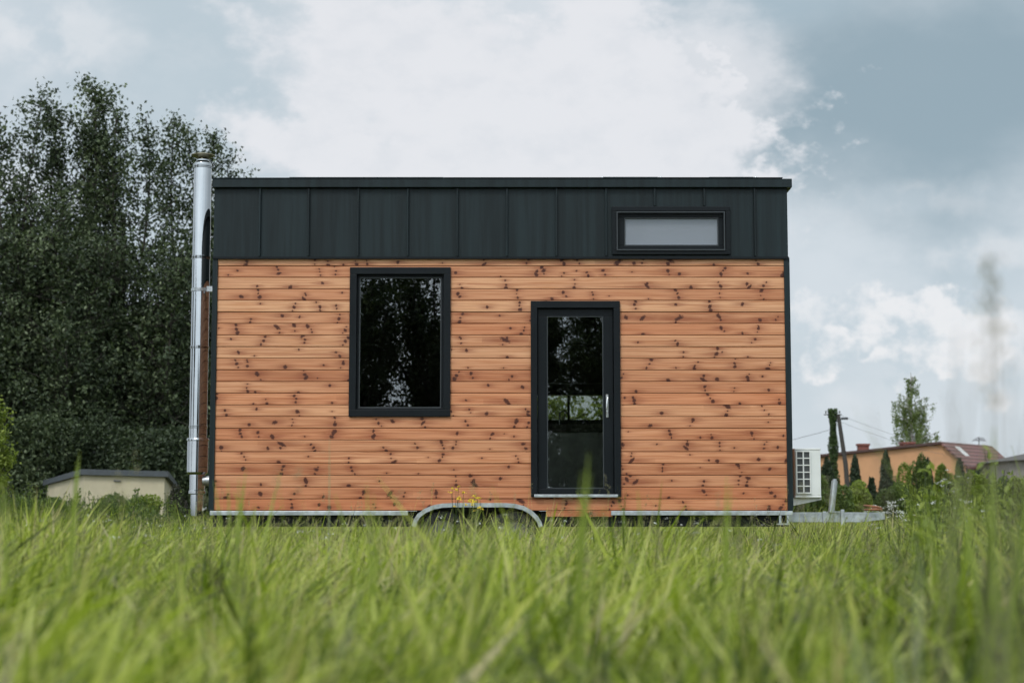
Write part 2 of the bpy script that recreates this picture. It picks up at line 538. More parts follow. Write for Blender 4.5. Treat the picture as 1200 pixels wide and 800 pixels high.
# --- metal band ------------------------------------------------------
XML, XMR = P(250.8, 260, D)[0] + .003, P(922.5, 260, D)[0]
b = MB()
yb = D - .022
wall_with_holes(b, XML, XMR, ZT, ZROOF - .003, yb, D + .008, [inset(HIW, .03)])
o = b.build('metal_band', M['anthracite'], house)
seams = [305, 362, 420, 478, 536, 594, 652, 710, 767, 825, 884]
for px in seams:
    x = PX(px, D, 260)
    z0 = ZT + .012
    if HIW[0] < x < HIW[1]: z0 = HIW[3] + .008
    s_ = MB(); s_.box(x - .009, x + .009, yb - .032, yb - .0005, z0, ZROOF - .006)
    s_.build('standing_seam', M['anthracite'], house, bevel=.003)
# drip edge below the band
MB().box(XML - .004, XMR + .004, yb - .020, yb + .012, ZT - .018, ZT + .006).build('drip_edge', M['frame'], house)

# corner trims
for (pa, pb_) in ((247.2, 253.2), (920.6, 927.2)):
    xa, xb = P(pa, 450, D)[0], P(pb_, 450, D)[0]
    MB().box(xa, xb, D - .024, D + .06, ZB - .005, ZT - .002).build('corner_trim', M['anthracite'], house, bevel=.004)

# roof: slab + fascia in lengths with overlaps
XFL, XFR = P(250.3, 215, D)[0], P(926.8, 215, D)[0]
b = MB(); b.box(XFL + .03, XFR - .03, D + .02, D + DEP + .03, ZROOF + .004, ZTOP - .012)
roof = b.build('roof', M['anthracite'], house)
b = MB()
b.box(XFL, XFR, D - .075, D + .018, ZROOF, ZTOP - .014)
b.build('fascia', M['anthracite'], roof, bevel=.004)
b = MB()
joints = [250.3, 340, 520, 706, 770, 830, 882, 916]
dz = [0, .006, .004, .008, .005, .008, .004]
for i in range(7):
    b.box(PX(joints[i], D, 215) + .002, PX(joints[i + 1], D, 215), D - .082, D + .1, ZTOP - .012 + .001 * i, ZTOP + dz[i] - .004)
b.build('roof_capping', M['anthracite'], roof)
for px in (372, 706, 713, 774, 885):
    x = PX(px, D, 215)
    MB().lathe([(.0, .014), (.012, .012), (.016, .004), (.016, 0)], (x, D - .03, ZTOP + .003), n=10).build('roof_screw', M['galv'], roof)
b = MB(); b.box(XFL, XFL + .028, D + .02, D + DEP + .05, ZROOF, ZTOP - .014); b.build('side_fascia', M['anthracite'], roof)
MB().box(XFR - .028, XFR, D + .02, D + DEP + .05, ZROOF, ZTOP - .014).build('side_fascia', M['anthracite'], roof)

# --- windows ---------------------------------------------------------
def add_window(r, pane, yf, glassmat, name='window', inner=.055, surround=.075):
    x0, x1, z0, z1 = r
    w = MB(); w.ring(x0, x1, z0, z1, surround, yf - .03, yf + .10)
    o = w.build(name, M['frame'], house, bevel=.004)
    px0, px1, pz0, pz1 = pane
    s_ = MB()
    ix0, ix1, iz0, iz1 = x0 + surround + .001, x1 - surround - .001, z0 + surround + .001, z1 - surround - .001
    a0 = max(px0 - ix0, .008); 
    s_.box(ix0, ix1, yf + .02, yf + .08, pz1, iz1); s_.box(ix0, ix1, yf + .02, yf + .08, iz0, pz0)
    s_.box(ix0, px0, yf + .02, yf + .08, pz0, pz1); s_.box(px1, ix1, yf + .02, yf + .08, pz0, pz1)
    s_.build('sash', M['frame'], o, bevel=.005)
    bd = MB(); bd.ring(px0 + .0005, px1 - .0005, pz0 + .0005, pz1 - .0005, .010, yf + .024, yf + .044)
    bd.build('glazing_bead', M['frame_edge'], o)
    MB().box(px0 + .011, px1 - .011, yf + .040, yf + .046, pz0 + .011, pz1 - .011).build('pane', glassmat, o)
    return o

big = add_window(WIN, rect(420.5, 517, 324.5, 477.5), D, M['glass'])
tag(big, 'large upright window with dark reflecting glass')
hi = add_window(HIW, rect(731.5, 842, 255, 288), D - .025, M['satin'], surround=.05)
tag(hi, 'small wide satin window in the metal band')
# extra stepped trim round the high window
b = MB(); b.ring(*rect(722.5, 849.5, 248, 293.5, D - .06), .012, D - .072, D - .056)
b.build('trim', M['frame_edge'], hi)
# door
x0, x1, z0, z1 = DOOR
w = MB(); w.box(x0, x1, D - .035, D + .12, z1 - .075, z1); w.box(x0, x0 + .07, D - .035, D + .12, z0, z1 - .075)
w.box(x1 - .07, x1, D - .035, D + .12, z0, z1 - .075)
door = w.build('door', M['frame'], house, bevel=.004); tag(door, 'glazed dark door with steel handle')
pane = rect(641, 707.5, 370, 572)
b = MB(); lx0, lx1, lz0, lz1 = x0 + .073, x1 - .073, z0 + .03, z1 - .078
yl0, yl1 = D + .015, D + .075
b.box(lx0, lx1, yl0, yl1, pane[3], lz1); b.box(lx0, lx1, yl0, yl1, lz0, pane[2])
b.box(lx0, pane[0], yl0, yl1, pane[2], pane[3]); b.box(pane[1], lx1, yl0, yl1, pane[2], pane[3])
b.build('leaf', M['frame'], door, bevel=.005)
bd = MB(); bd.ring(pane[0] + .0005, pane[1] - .0005, pane[2] + .0005, pane[3] - .0005, .009, yl0 + .004, yl0 + .024)
bd.build('glazing_bead', M['frame_edge'], door)
MB().box(pane[0] + .010, pane[1] - .010, yl0 + .018, yl0 + .024, pane[2] + .010, pane[3] - .010).build('pane', M['glass'], door)
MB().box(x0 + .035, x1 - .035, D - .06, D + .07, z0 - .004, z0 + .026).build('threshold', M['galv'], door, bevel=.003)
hx, hz0 = P(712, 480, D)[0], PZ(489, D)
hz1 = PZ(462, D)
b = MB()
b.box(hx - .016, hx + .010, yl0 - .008, yl0 - .0005, hz0, hz1)
b.tube([(hx, yl0 - .006, hz1 - .04), (hx, yl0 - .05, hz1 - .035), (hx - .006, yl0 - .055, hz1 - .06), (hx - .012, yl0 - .056, hz1 - .15)], .009, 8)
b.lathe([(0, -.012), (.012, -.012), (.013, 0)], (hx - .003, yl0 - .008, hz0 + .06), n=12, axis='y')
b.build('handle', M['handle'], door, bevel=.002)
# rear window
x0, x1, z0, z1 = REAR
yr = D + DEP
b = MB(); b.ring(x0 - .04, x1 + .04, z0 - .04, z1 + .04, .045, yr - .142 - .012, yr + .02)
rw = b.build('rear_window', M['frame'], house)
MB().box(PX(665, yr), PX(667.5, yr), yr - .07, yr - .03, z0 + .006, z1 - .006).build('mullion', M['frame'], rw)
MB().box(x0 + .006, x1 - .006, yr - .022, yr - .018, z0 + .006, z1 - .006).build('pane', M['glass_clear'], rw)
# interior: cabinet under the rear window, counter, wall cupboard, blind
ci = MB(); yk = D + .95; ci.box(x0 - .3, x1 + .5, yk + .03, yr - .145, ZB + .062, PZ(506, yk))
cab = ci.build('kitchen_cabinet', M['cabinet'], house)
MB().box(x0 - .3, x1 + .5, yk, yr - .145, PZ(506, yk) + .001, PZ(497, yk)).build('worktop', M['counter'], cab, bevel=.004)
cz = PZ(497, yk)
MB().tube([(PX(655, yr) + .0, yr - .3, cz), (PX(655, yr), yr - .3, cz + .2), (PX(655, yr) + .05, yr - .34, cz + .23), (PX(655, yr) + .1, yr - .4, cz + .18)], .011, 8).build('tap', M['handle'], cab)
wc = MB(); wc.box(x0 - .3, x1 + .5, yr - .45, yr - .16, z1 + .12, z1 + .85)
wc.build('wall_cupboard', M['dark_wood'], house)
MB().box(PX(560, yr), PX(640, yr), yr - .5, yr - .47, z1 + .1, z1 + .3).build('blind', M['blind'], house)

# --- flue ---------------------------------------------------------
YF = D + 1.15
fx = P(234, 400, YF)[0]
fr = P(244.3, 400, YF)[0] - fx
zt = PZ(192, YF); zj = PZ(513, YF); zb = PZ(604, YF)
b = MB()
def pipe(b, r, z0, z1, x=fx, y=YF, n=48): b.lathe([(0, z0), (r, z0), (r, z1), (r * .98, z1 + .004), (0, z1 + .004)], (x, y, 0), n=n)
pipe(b, fr, zj, zt)
flue = b.build('flue', M['chrome'], house)
tag(flue, 'polished steel flue pipe')
for py in (196, 302, 407, 500):
    z = PZ(py, YF)
    MB().lathe([(fr, -.018), (fr + .006, -.014), (fr + .006, -.004), (fr + .002, 0), (fr + .006, .004), (fr + .006, .014), (fr, .018)], (fx, YF, z), n=48).build('clamp_band', M['chrome'], flue)
b = MB()
b.lathe([(fr, zt + .005), (fr * .72, zt + .03), (fr * .70, zt + .045), (fr * .58, zt + .05), (fr * .58, zt + .02)], (fx, YF, 0), n=40)
b.build('flue_neck', M['chrome'], flue)
for a in (.5, 2.6, 4.7):
    b = MB(); b.box(fx + fr * .62 * math.cos(a) - .008, fx + fr * .62 * math.cos(a) + .008, YF + fr * .62 * math.sin(a) - .002, YF + fr * .62 * math.sin(a) + .002, zt + .03, zt + .12)
    b.build('cap_strut', M['cap'], flue)
zc = PZ(183, YF)
b = MB(); b.lathe([(.03, zc - .045), (.07, zc - .03), (.125, zc + .0), (.137, zc + .004), (.137, zc + .010), (.06, zc + .03), (0, zc + .036)], (fx, YF, 0), n=40)
b.build('rain_cap', M['cap'], flue)
r2 = P(242.7, 530, YF)[0] - P(230.5, 530, YF)[0]
xt = P(230.2, 535, YF)[0]
b = MB(); b.lathe([(0, zj - .002), (r2, zj - .002), (r2 + .008, zj - .014), (r2 + .008, zj - .03), (r2, zj - .036), (r2, PZ(553, YF)), (r2 * .8, PZ(556, YF)), (r2 * .72, PZ(556, YF)), (r2 * .72, PZ(574, YF)), (r2 * .8, PZ(575, YF)), (r2 * .8, PZ(578, YF)), (r2 * .6, PZ(579, YF)), (r2 * .6, zb)], (fx, YF, 0), n=48)
b.build('flue_tee', M['chrome'], flue)
# inlet elbow to the wall
b = MB(); b.tube([(fx + r2 * .5, YF, PZ(563, YF)), (XL - .012, YF, PZ(563, YF))], .055, 20)
b.build('flue_inlet', M['galv'], flue)
# bracket
zbk = PZ(340, YF)
b = MB(); b.box(fx + fr * .9, XL - .012, YF - .12, YF - .085, zbk - .03, zbk + .03)
b.lathe([(fr + .001, -.02), (fr + .008, -.018), (fr + .008, .018), (fr + .001, .02)], (fx, YF, zbk), n=40)
b.build('wall_bracket', M['galv'], flue)

# --- trailer ---------------------------------------------------------
ZR0 = PZ(603.5, D)
tr = MB()
tr.box(XL - .02, PX(478, D, 600), D - .03, D + .03, ZR0, ZB - .004)
trailer = tr.build('trailer_frame', M['galv'], house, bevel=.004)
MB().box(PX(716, D, 600), XR + .03, D - .03, D + .03, ZR0, ZB - .004).build('frame_rail', M['galv'], trailer, bevel=.004)
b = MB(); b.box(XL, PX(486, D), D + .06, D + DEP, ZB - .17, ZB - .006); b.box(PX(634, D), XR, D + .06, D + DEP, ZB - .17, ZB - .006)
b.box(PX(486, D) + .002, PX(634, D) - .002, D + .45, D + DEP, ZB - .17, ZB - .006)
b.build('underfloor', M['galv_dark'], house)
# cross member stubs hanging below
for px in (265, 330, 400, 455, 660, 740, 800, 860, 905):
    x = PX(px, D, 600)
    MB().box(x - .03, x + .03, D + .045, D + .058, ZB - .16, ZR0 - .002).build('outrigger', M['galv_dark'], trailer)
# twin-axle mudguard
prof_px = [(482.5, 616), (484.5, 609), (489, 602), (497, 596), (507, 591.8), (518, 589.6), (530, 589), (592, 589), (603, 589.8), (614, 592.5), (623, 597.5), (630, 604), (634, 610), (636, 616)]
outer = [P(px, py, D - .12) for px, py in prof_px]
inner = []
n = len(outer)
for i, (x, z) in enumerate(outer):
    a = outer[max(i - 1, 0)]; c = outer[min(i + 1, n - 1)]
    tx, tz = c[0] - a[0], c[1] - a[1]; L = math.hypot(tx, tz)
    inner.append((x + tz / L * .045, z - tx / L * .045))
b = MB()
def strip(b, A, B, y0, y1):
    k = len(A)
    s0 = len(b.v)
    for (p, q) in zip(A, B): b.v += [(p[0], y0, p[1]), (q[0], y0, q[1]), (q[0], y1, q[1]), (p[0], y1, p[1])]
    for i in range(k - 1):
        i0 = s0 + 4 * i; i1 = i0 + 4
        for e in range(4):
            f = (e + 1) % 4
            b.face([i0 + e, i0 + f, i1 + f, i1 + e])
    b.face([s0, s0 + 3, s0 + 2, s0 + 1]); e0 = s0 + 4 * (k - 1); b.face([e0, e0 + 1, e0 + 2, e0 + 3])
mid = [((p[0] * .9 + q[0] * .1), (p[1] * .9 + q[1] * .1)) for p, q in zip(outer, inner)]
strip(b, outer, mid, D - .125, D + .16)      # the skin
strip(b, outer, inner, D - .131, D - .1255)     # the turned down lip
b.smooth = False
fender = b.build('mudguard', M['galv'], trailer)
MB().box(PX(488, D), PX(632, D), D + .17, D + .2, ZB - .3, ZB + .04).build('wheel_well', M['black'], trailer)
wr = .285
for px in (519, 600):
    cx = PX(px, D - .0, 610); czw = wr
    b = MB()
    prof = [(.19, -.09), (.25, -.098), (.285, -.092), (.30, -.07), (.30, .07), (.285, .092), (.25, .098), (.19, .09)]
    b.lathe([(r * wr / .3, h) for r, h in prof], (cx, D + .02, czw), n=40, axis='y')
    tyre = b.build('wheel', M['black'], trailer)
    b = MB(); b.lathe([(0, -.05), (.05, -.055), (.06, -.03), (.10, -.03), (.15, -.055), (.175, -.06), (.19, -.088), (.198, -.09), (.198, .05)], (cx, D + .02, czw), n=36, axis='y')
    rim = b.build('rim', M['rim'], trailer)
# drawbar
YD0 = D + .25
b = MB()
xa, xb = XR + .032, PX(1037, YD0, 605)
zt_, zb_ = PZ(600, YD0), PZ(611.5, YD0)
b.box(xa, xb - .25, YD0, YD0 + .08, zb_, zt_)
b.prism([(xb - .25, zb_), (xb, zb_ + .03), (xb, zt_), (xb - .25, zt_)], YD0 + .0, YD0 + .08)
MB().box(xa, xb - .3, YD0 + 1.0, YD0 + 1.08, zb_, zt_).build('drawbar', M['galv'], trailer)
for px in (940, 957, 986, 1006):
    x = PX(px, YD0); b.box(x - .006, x + .006, YD0 - .006, YD0 - .0005, zb_ + .004, zt_ - .004)
b.box(PX(962, YD0), PX(966, YD0), YD0 - .02, YD0 - .007, zb_ - .01, zt_ + .01)
b.box(PX(983, YD0), PX(987, YD0), YD0 - .03, YD0 - .007, zb_ - .03, zt_ + .03)
drawbar = b.build('drawbar', M['galv'], trailer, bevel=.003)
# jockey post
b = MB()
xj = PX(974.5, YD0, 580)
b.tube([(xj - .014, YD0 - .035, zt_ + .0), (xj + .03, YD0 - .035, PZ(563, YD0))], .034, 20)
b.box(xj - .04, xj + .08, YD0 - .05, YD0 + .05, zt_ + .001, zt_ + .012)
b.tube([(xj + .03, YD0 - .035, PZ(563, YD0)), (xj + .03, YD0 - .035, PZ(561, YD0))], .022, 12)
b.build('jockey_post', M['galv'], trailer)
# bracket / step at the front corner of the frame
b = MB(); 
for px in (912, 921): b.box(PX(px, D) - .012, PX(px, D) + .012, D - .04, D - .031, ZR0 - .08, ZR0 - .001)
b.box(PX(910, D), PX(923, D), D - .04, D - .031, ZR0 - .1, ZR0 - .082)
b.build('step_bracket', M['galv'], trailer)

# --- air conditioner ------------------------------------------------
YA = D + .3
ax0, ax1 = P(931.5, 555, YA)[0], P(962, 555, YA)[0]
az0, az1 = PZ(583, YA), PZ(525, YA)
acx = (ax0 + ax1) / 2
ac = thing('air_conditioner', 'off white outdoor air conditioner unit on the end wall above the drawbar', 'air conditioner', (acx, YA, az0))
def rel(o, root): o.location = -Vector(root.location); return o
b = MB()
b.box(ax0, ax1, YA, YA + .78, az0 + .02, az1 - .02)
b.box(ax0 - .004, ax1 + .004, YA - .004, YA + .784, az1 - .02, az1)
b.box(ax0 - .003, ax1 + .003, YA - .003, YA + .783, az0, az0 + .022)
rel(b.build('casing', M['ac'], ac, bevel=.008), ac)
gx0, gx1, gz0, gz1 = P(933.2, 555, YA)[0], P(949.5, 555, YA)[0], PZ(577.5, YA), PZ(528.5, YA)
b = MB(); b.box(gx0, gx1, YA - .0085, YA - .006, gz0, gz1)
fins = rel(b.build('condenser_fins', M['ac_dark'], ac), ac)
b = MB(); b.ring(gx0 - .006, gx1 + .006, gz0 - .006, gz1 + .006, .014, YA - .022, YA - .009)
xm = (gx0 + gx1) / 2; b.box(xm - .007, xm + .007, YA - .021, YA - .01, gz0 + .008, gz1 - .008)
for k in range(1, 6):
    z = gz0 + (gz1 - gz0) * k / 6
    b.box(gx0 + .008, xm - .0072, YA - .020, YA - .0105, z - .006, z + .006); b.box(xm + .0072, gx1 - .008, YA - .020, YA - .0105, z - .006, z + .006)
rel(b.build('side_grille', M['ac'], ac), ac)
b = MB(); b.lathe([(.24, .0), (.24, .012), (.22, .012), (.215, 0)], (0, 0, 0), n=36)
b.v = [(ax1 + .002 + v[2], YA + .42 + v[0], (az0 + az1) / 2 + v[1]) for v in b.v]
for k in range(-4, 5):
    hh = math.sqrt(max(.0, .22 ** 2 - (k * .048) ** 2))
    b.box(ax1 + .005, ax1 + .009, YA + .42 - hh, YA + .42 + hh, (az0 + az1) / 2 + k * .048 - .003, (az0 + az1) / 2 + k * .048 + .003)
rel(b.build('fan_grille', M['ac_dark'], ac), ac)
b = MB()
for yy in (YA + .05, YA + .66):
    b = MB(); b.prism([(XR + .03, az0 - .002), (ax1 + .01, az0 - .002), (ax1 + .01, az0 - .02), (XR + .03, az0 - .10)], yy, yy + .05)
    rel(b.build('mounting_bracket', M['ac'], ac), ac)

# orange hose lying on the drawbar
b = MB(); pts = []
cxh = PX(1016, YD0 + .3); czh = zt_ + .02
for k in range(60):
    a = k / 59 * 4 * math.pi
    pts.append((cxh + .09 * math.cos(a) * (1 + .05 * math.sin(3 * a)), YD0 + .045 + .12 * math.sin(a) + .01, czh + .012 * (k / 59) + max(0, .05 * math.sin(a * .5))))
b.tube(pts, .011, 8)
hose = b.build('hose_coil', M['orangehose']); tag(hose, 'orange brown coiled hose lying on the trailer drawbar', 'hose')


# ------------------------------------------------------------------ FOLIAGE
def leaves(C, size, parent, name, mt, tone=None, stuff=None, up=0.0, elong=1.6, sizevar=.35):
    """C: (n,3) centres. kite shaped leaves with random attitude"""
    n = len(C)
    d = rng.normal(size=(n, 3)); d[:, 2] += up
    d /= np.linalg.norm(d, axis=1, keepdims=True)
    e = rng.normal(size=(n, 3)); s = np.cross(d, e); s /= np.linalg.norm(s, axis=1, keepdims=True)
    L = size * (1 + sizevar * rng.uniform(-1, 1, (n, 1))); W = L / elong
    nrm = np.cross(d, s) * L * .12
    v0 = C - d * L * .5; v1 = C + s * W * .5 + nrm; v2 = C + d * L * .5; v3 = C - s * W * .5 + nrm
    V = np.stack([v0, v1, v2, v3], 1).reshape(-1, 3)
    Q = np.arange(4 * n).reshape(n, 4)
    if tone is None: tone = rng.beta(2, 2.4, n)
    return np_mesh(name, V, Q, mt, parent, tone=tone)


BACK_SHRUBS = []


def plume_tree(name, label, pos, H, plumes, nleaf, leafsize, mt, trunkr=.22, group=None, low=.12, cl=.2, seed=0, barkm=None, twigs=9, cat='tree', spread=1.0):
    """plumes: list of (dx, dy, top_z, start_frac, radius)"""
    global rng
    save = rng; rng = np.random.default_rng(seed + 100)
    root = thing(name, label, cat, pos, group)
    tb = MB()
    main = [(0, 0, 0), (.05, 0, H * .2), (-.05, .05, H * .45), (0, 0, H * .7)]
    tb.tube([(0, 0, -.1)] + main[1:], [trunkr * 1.2, trunkr, trunkr * .7, trunkr * .3], 9)
    cents = []; wts = []
    for (dx, dy, tz, sf, prad) in plumes:
        s0 = Vector((0, 0, H * sf * .5))
        e = Vector((dx, dy, tz))
        pts = []
        K = 9
        wx = rng.uniform(.05, .4); wp = rng.uniform(0, 6)
        for k in range(K + 1):
            u = k / K
            p = s0.lerp(e, u)
            bow = math.sin(u * math.pi) * .22
            p.x += (dx * bow) + wx * math.sin(u * 5 + wp) * u; p.y += dy * bow + wx * math.cos(u * 4 + wp) * u
            pts.append(p)
        tb.tube(pts, [trunkr * .3 * (1 - .93 * k / K) + .006 for k in range(K + 1)], 6, cap=False)
        # side branches up the limb
        nb = int(twigs * (tz - s0.z))
        for j in range(nb):
            u = rng.uniform(.12, .99) ** .9
            k = min(int(u * K), K - 1); p = pts[k].lerp(pts[k + 1], u * K - k)
            az = rng.uniform(0, 2 * math.pi)
            ln = prad * (1.08 - u) ** .5 * rng.uniform(.3, 1.5) * spread
            dirv = Vector((math.cos(az), math.sin(az), rng.uniform(.1, 1.2))).normalized()
            q = p + dirv * ln
            if q.z < H * low: q.z = H * low * rng.uniform(.6, 1.2)
            if j % 3 == 0: tb.tube([p, p.lerp(q, .5) + Vector((0, 0, -.05 * ln)), q], [.022, .014, .006], 4, cap=False)
            m_ = 5
            for i in range(m_):
                w_ = (i + 1) / m_
                cents.append(tuple(p.lerp(q, w_))); wts.append(.25 + 1.1 * w_)
    cents = np.array(cents); wts = np.array(wts) * rng.gamma(2.0, .5, len(cents)); wts /= wts.sum()
    idx = rng.choice(len(cents), nleaf, p=wts)
    ctone = rng.beta(2, 2.5, len(cents))
    C = cents[idx] + rng.uniform(-1, 1, size=(nleaf, 3)) * np.array([cl, cl, cl * 1.1]) * rng.uniform(.5, 1.5, (nleaf, 1))
    C = C[C[:, 2] > .15]; 
    tn = np.clip(ctone[idx][:len(C)] * .75 + rng.beta(2, 2, len(C)) * .5 - .10, 0, 1)
    leaves(C, leafsize, root, 'crown', mt, tone=tn, up=.2)
    tb.build('trunk', barkm or M['bark'], root)
    rng = save
    return root


YT = 54.0
def plume_list(specs, x0, Y, seed, extra=16, wid=2.6, hmax=10, rad=1.3):
    r = np.random.default_rng(seed)
    out = []
    for (px, py, pr) in specs:
        x, z = P(px, py, Y)
        out.append((x - x0, r.uniform(-.8, .8), z - .35, r.uniform(.15, .5), pr))
    for k in range(extra):
        a = r.uniform(0, 2 * math.pi); q = r.uniform(.3, 1)
        out.append((wid * q * math.cos(a), wid * .8 * q * math.sin(a), hmax * r.uniform(.3, .86) * (1 - .12 * q), r.uniform(.05, .4), rad * r.uniform(.8, 1.3)))
    return out


xA = PX(28, YT, 600); xB = PX(128, YT, 600); xC = PX(226, YT + 2, 600)
plume_tree('poplar_tree', 'broad dark leafy tree at the left edge, behind the cream shed', (xA, YT, 0), 14,
           plume_list([(-30, 118, 1.4), (5, 135, 1.1), (40, 97, 1.0), (62, 112, 1.0), (-60, 150, 1.5), (20, 200, 1.5)], xA, YT, 1, 38, 3.2, 12.5, 1.5), 84000, .125, M['leaf_dark'], .26, 'dark trees left of the tiny house', seed=1, low=.03, spread=1.5, twigs=14, cl=.25)
plume_tree('poplar_tree', 'tallest dark leafy tree between the edge tree and the flue', (xB, YT + 1, 0), 14.5,
           plume_list([(112, 92, .9), (130, 96, 1.0), (98, 130, 1.0), (150, 122, .9), (172, 128, .9), (120, 150, 1.4), (80, 150, .9)], xB, YT + 1, 2, 36, 3.0, 12.5, 1.4), 84000, .125, M['leaf_dark'], .26, 'dark trees left of the tiny house', seed=2, low=.03, spread=1.5, twigs=14, cl=.25)
plume_tree('poplar_tree', 'looser dark leafy tree rising just behind the steel flue', (xC, YT + 3, 0), 13,
           plume_list([(208, 133, .65), (230, 132, .65), (252, 152, .7), (268, 172, .7), (284, 190, .6), (286, 215, .7), (196, 180, .9), (240, 240, .9)], xC, YT + 3, 3, 24, 2.3, 10.5, 1.1), 56000, .115, M['leaf_dark'], .2, 'dark trees left of the tiny house', seed=3, low=.03, spread=1.5, twigs=14, cl=.25)

# trees mirrored in the windows, standing behind the photographer
back = plume_tree('alder_tree', 'dark leafy tree behind the photographer, left one mirrored in the large window', (-6.2, -19, 0), 12,
           [(r0 * math.cos(a), r0 * math.sin(a), z, s_, 1.25) for r0, a, z, s_ in zip(np.random.default_rng(5).uniform(.4, 3.2, 30), np.random.default_rng(6).uniform(0, 6.28, 30), np.random.default_rng(8).uniform(3, 11.5, 30), np.random.default_rng(9).uniform(.1, .45, 30))], 60000, .12, M['leaf_dark'], .24, 'trees mirrored in the glass', seed=5, low=.03)
for (x, y, rz, s_, lb) in ((-1.6, -21, 1.3, 1.08, 'dark leafy tree behind the photographer, mirrored in the right half of the large window'), (3.2, -18.5, 2.9, .9, 'dark leafy tree behind the photographer, mirrored in the glazed door')):
    c_ = copy_tree(back); c_.location = (x, y, 0); c_.rotation_euler = (0, 0, rz); c_.scale = (s_,) * 3; c_["label"] = lb
for (x, y, sd_, lb) in ((-5.5, -17, 81, 'dark shrub mass behind the photographer, below the left mirrored tree'), (-1.0, -18, 82, 'dark shrub mass behind the photographer, between the mirrored trees'), (3.4, -17, 83, 'dark shrub mass behind the photographer, below the right mirrored tree')):
    BACK_SHRUBS.append((x, y, sd_, lb))
c_ = copy_tree(back); c_.location = (-20, 22, 0); c_.rotation_euler = (0, 0, 5.1); c_["label"] = 'dark leafy tree outside the frame on the left, mirrored in the steel flue'; del c_["group"]
c_ = copy_tree(back); c_.location = (-19, 9, 0); c_.rotation_euler = (0, 0, .6); c_["label"] = 'dark leafy tree farther outside the frame on the left, nearer to the photographer'; del c_["group"]
# trees behind the house, seen through the rear window
bh = plume_tree('garden_tree', 'green tree behind the house, left one seen through the door glass', (.3, 46, 0), 7,
           [(r0 * math.cos(a), r0 * math.sin(a), z, .2, .9) for r0, a, z in zip(np.random.default_rng(15).uniform(.3, 2.2, 16), np.random.default_rng(16).uniform(0, 6.28, 16), np.random.default_rng(18).uniform(2, 6.5, 16))], 7000, .13, M['leaf_light'], .10, 'trees seen through the door', seed=7)
c_ = copy_tree(bh); c_.location = (3.6, 50, 0); c_.rotation_euler = (0, 0, 2); c_["label"] = 'green tree behind the house, right one seen through the door glass'


def shrub(name, label, pos, radii, n, size, mt, cat='bush', group=None, seed=0, profile='round', lumps=9, up=.3):
    global rng
    save = rng; rng = np.random.default_rng(seed + 500)
    root = thing(name, label, cat, pos, group)
    rx, ry, rz = radii
    if profile == 'round':
        k = rng.integers(0, lumps, n)
        lc = rng.normal(size=(lumps, 3)); lc /= np.linalg.norm(lc, axis=1, keepdims=True); lc *= rng.uniform(.3, .62, (lumps, 1))
        lr = rng.uniform(.32, .55, lumps)
        d = rng.normal(size=(n, 3)); d /= np.linalg.norm(d, axis=1, keepdims=True)
        p = lc[k] + d * (lr[k] * rng.uniform(.55, 1.08, n) ** .5)[:, None]
        C = p * np.array([rx, ry, rz]) + np.array([0, 0, rz * .85])
        ct = rng.beta(2, 2, lumps)[k]
    else:                                              # columnar conifer
        u = rng.beta(1.1, 1.5, n); a = rng.uniform(0, 2 * math.pi, n)
        bump_ = 1 + .16 * np.sin(a * 3 + u * 14) + .12 * np.sin(a * 5 - u * 23 + seed)
        w = np.minimum(1, 3.2 * u + .55) * (1 - u) ** .62
        rr = w * bump_ * rng.uniform(.55, 1.0, n) ** .4
        C = np.stack([rr * rx * np.cos(a), rr * ry * np.sin(a), u * 2 * rz], 1) + rng.normal(size=(n, 3)) * .03
        ct = (np.sin(a * 4 + u * 17) * .5 + .5)
    C = C[C[:, 2] > .02]; m_ = len(C)
    leaves(C, size, root, 'foliage', mt, tone=np.clip(.45 * ct[:m_] + .55 * rng.beta(2, 2.2, m_), 0, 1), up=up)
    tb = MB()
    if profile == 'round':
        for q in range(7):
            a = rng.uniform(0, 6.28)
            tb.tube([(0, 0, -.03), (rx * .3 * math.cos(a), ry * .3 * math.sin(a), rz * .6), (rx * .6 * math.cos(a), ry * .6 * math.sin(a), rz * 1.3)], [.03, .02, .008], 5, cap=False)
    else: tb.tube([(0, 0, -.03), (0, 0, rz * .9), (0, 0, rz * 1.8)], [.06, .04, .01], 6, cap=False)
    tb.build('stem', M['bark'], root)
    rng = save
    return root


def at(px, Y): return (PX(px, Y, 595), Y, 0)

for (x, y, sd_, lb) in BACK_SHRUBS:
    shrub('understory_bush', lb, (x, y, 0), (3.0, 1.4, 2.1), 15000, .15, M['leaf_dark'], seed=sd_, group='dark shrubs mirrored in the glass')


# left background bushes
shrub('understory_bush', 'dark shrub mass under the trees at the left edge of the photo', at(-15, 51), (3.6, 1.6, 2.0), 26000, .12, M['leaf_dark'], seed=1, group='dark shrubs below the trees')
shrub('understory_bush', 'dark shrub mass under the trees directly behind the cream shed', at(110, 52), (3.4, 1.6, 2.2), 26000, .12, M['leaf_dark'], seed=2, group='dark shrubs below the trees')
shrub('understory_bush', 'dark shrub mass under the trees beside the steel flue', at(215, 52.5), (2.6, 1.5, 1.9), 18000, .12, M['leaf_dark'], seed=3, group='dark shrubs below the trees')
shrub('rounded_bush', 'small green bush in front of the cream shed', at(128, 41), (.75, .5, .62), 6000, .06, M['leaf_mid'], seed=4)
shrub('rounded_bush', 'low leafy green shrub at the right foot of the shed', at(166, 40), (.75, .45, .55), 5000, .06, M['leaf_light'], seed=14)
shrub('rounded_bush', 'dull brown green bush just left of the flue', at(209, 34), (.25, .25, .60), 3800, .045, M['leaf_umber'], seed=5)
shrub('rounded_bush', 'leafy green bush at the lower left edge of the photo', at(8, 36), (.85, .6, .55), 5000, .07, M['leaf_mid'], seed=6)
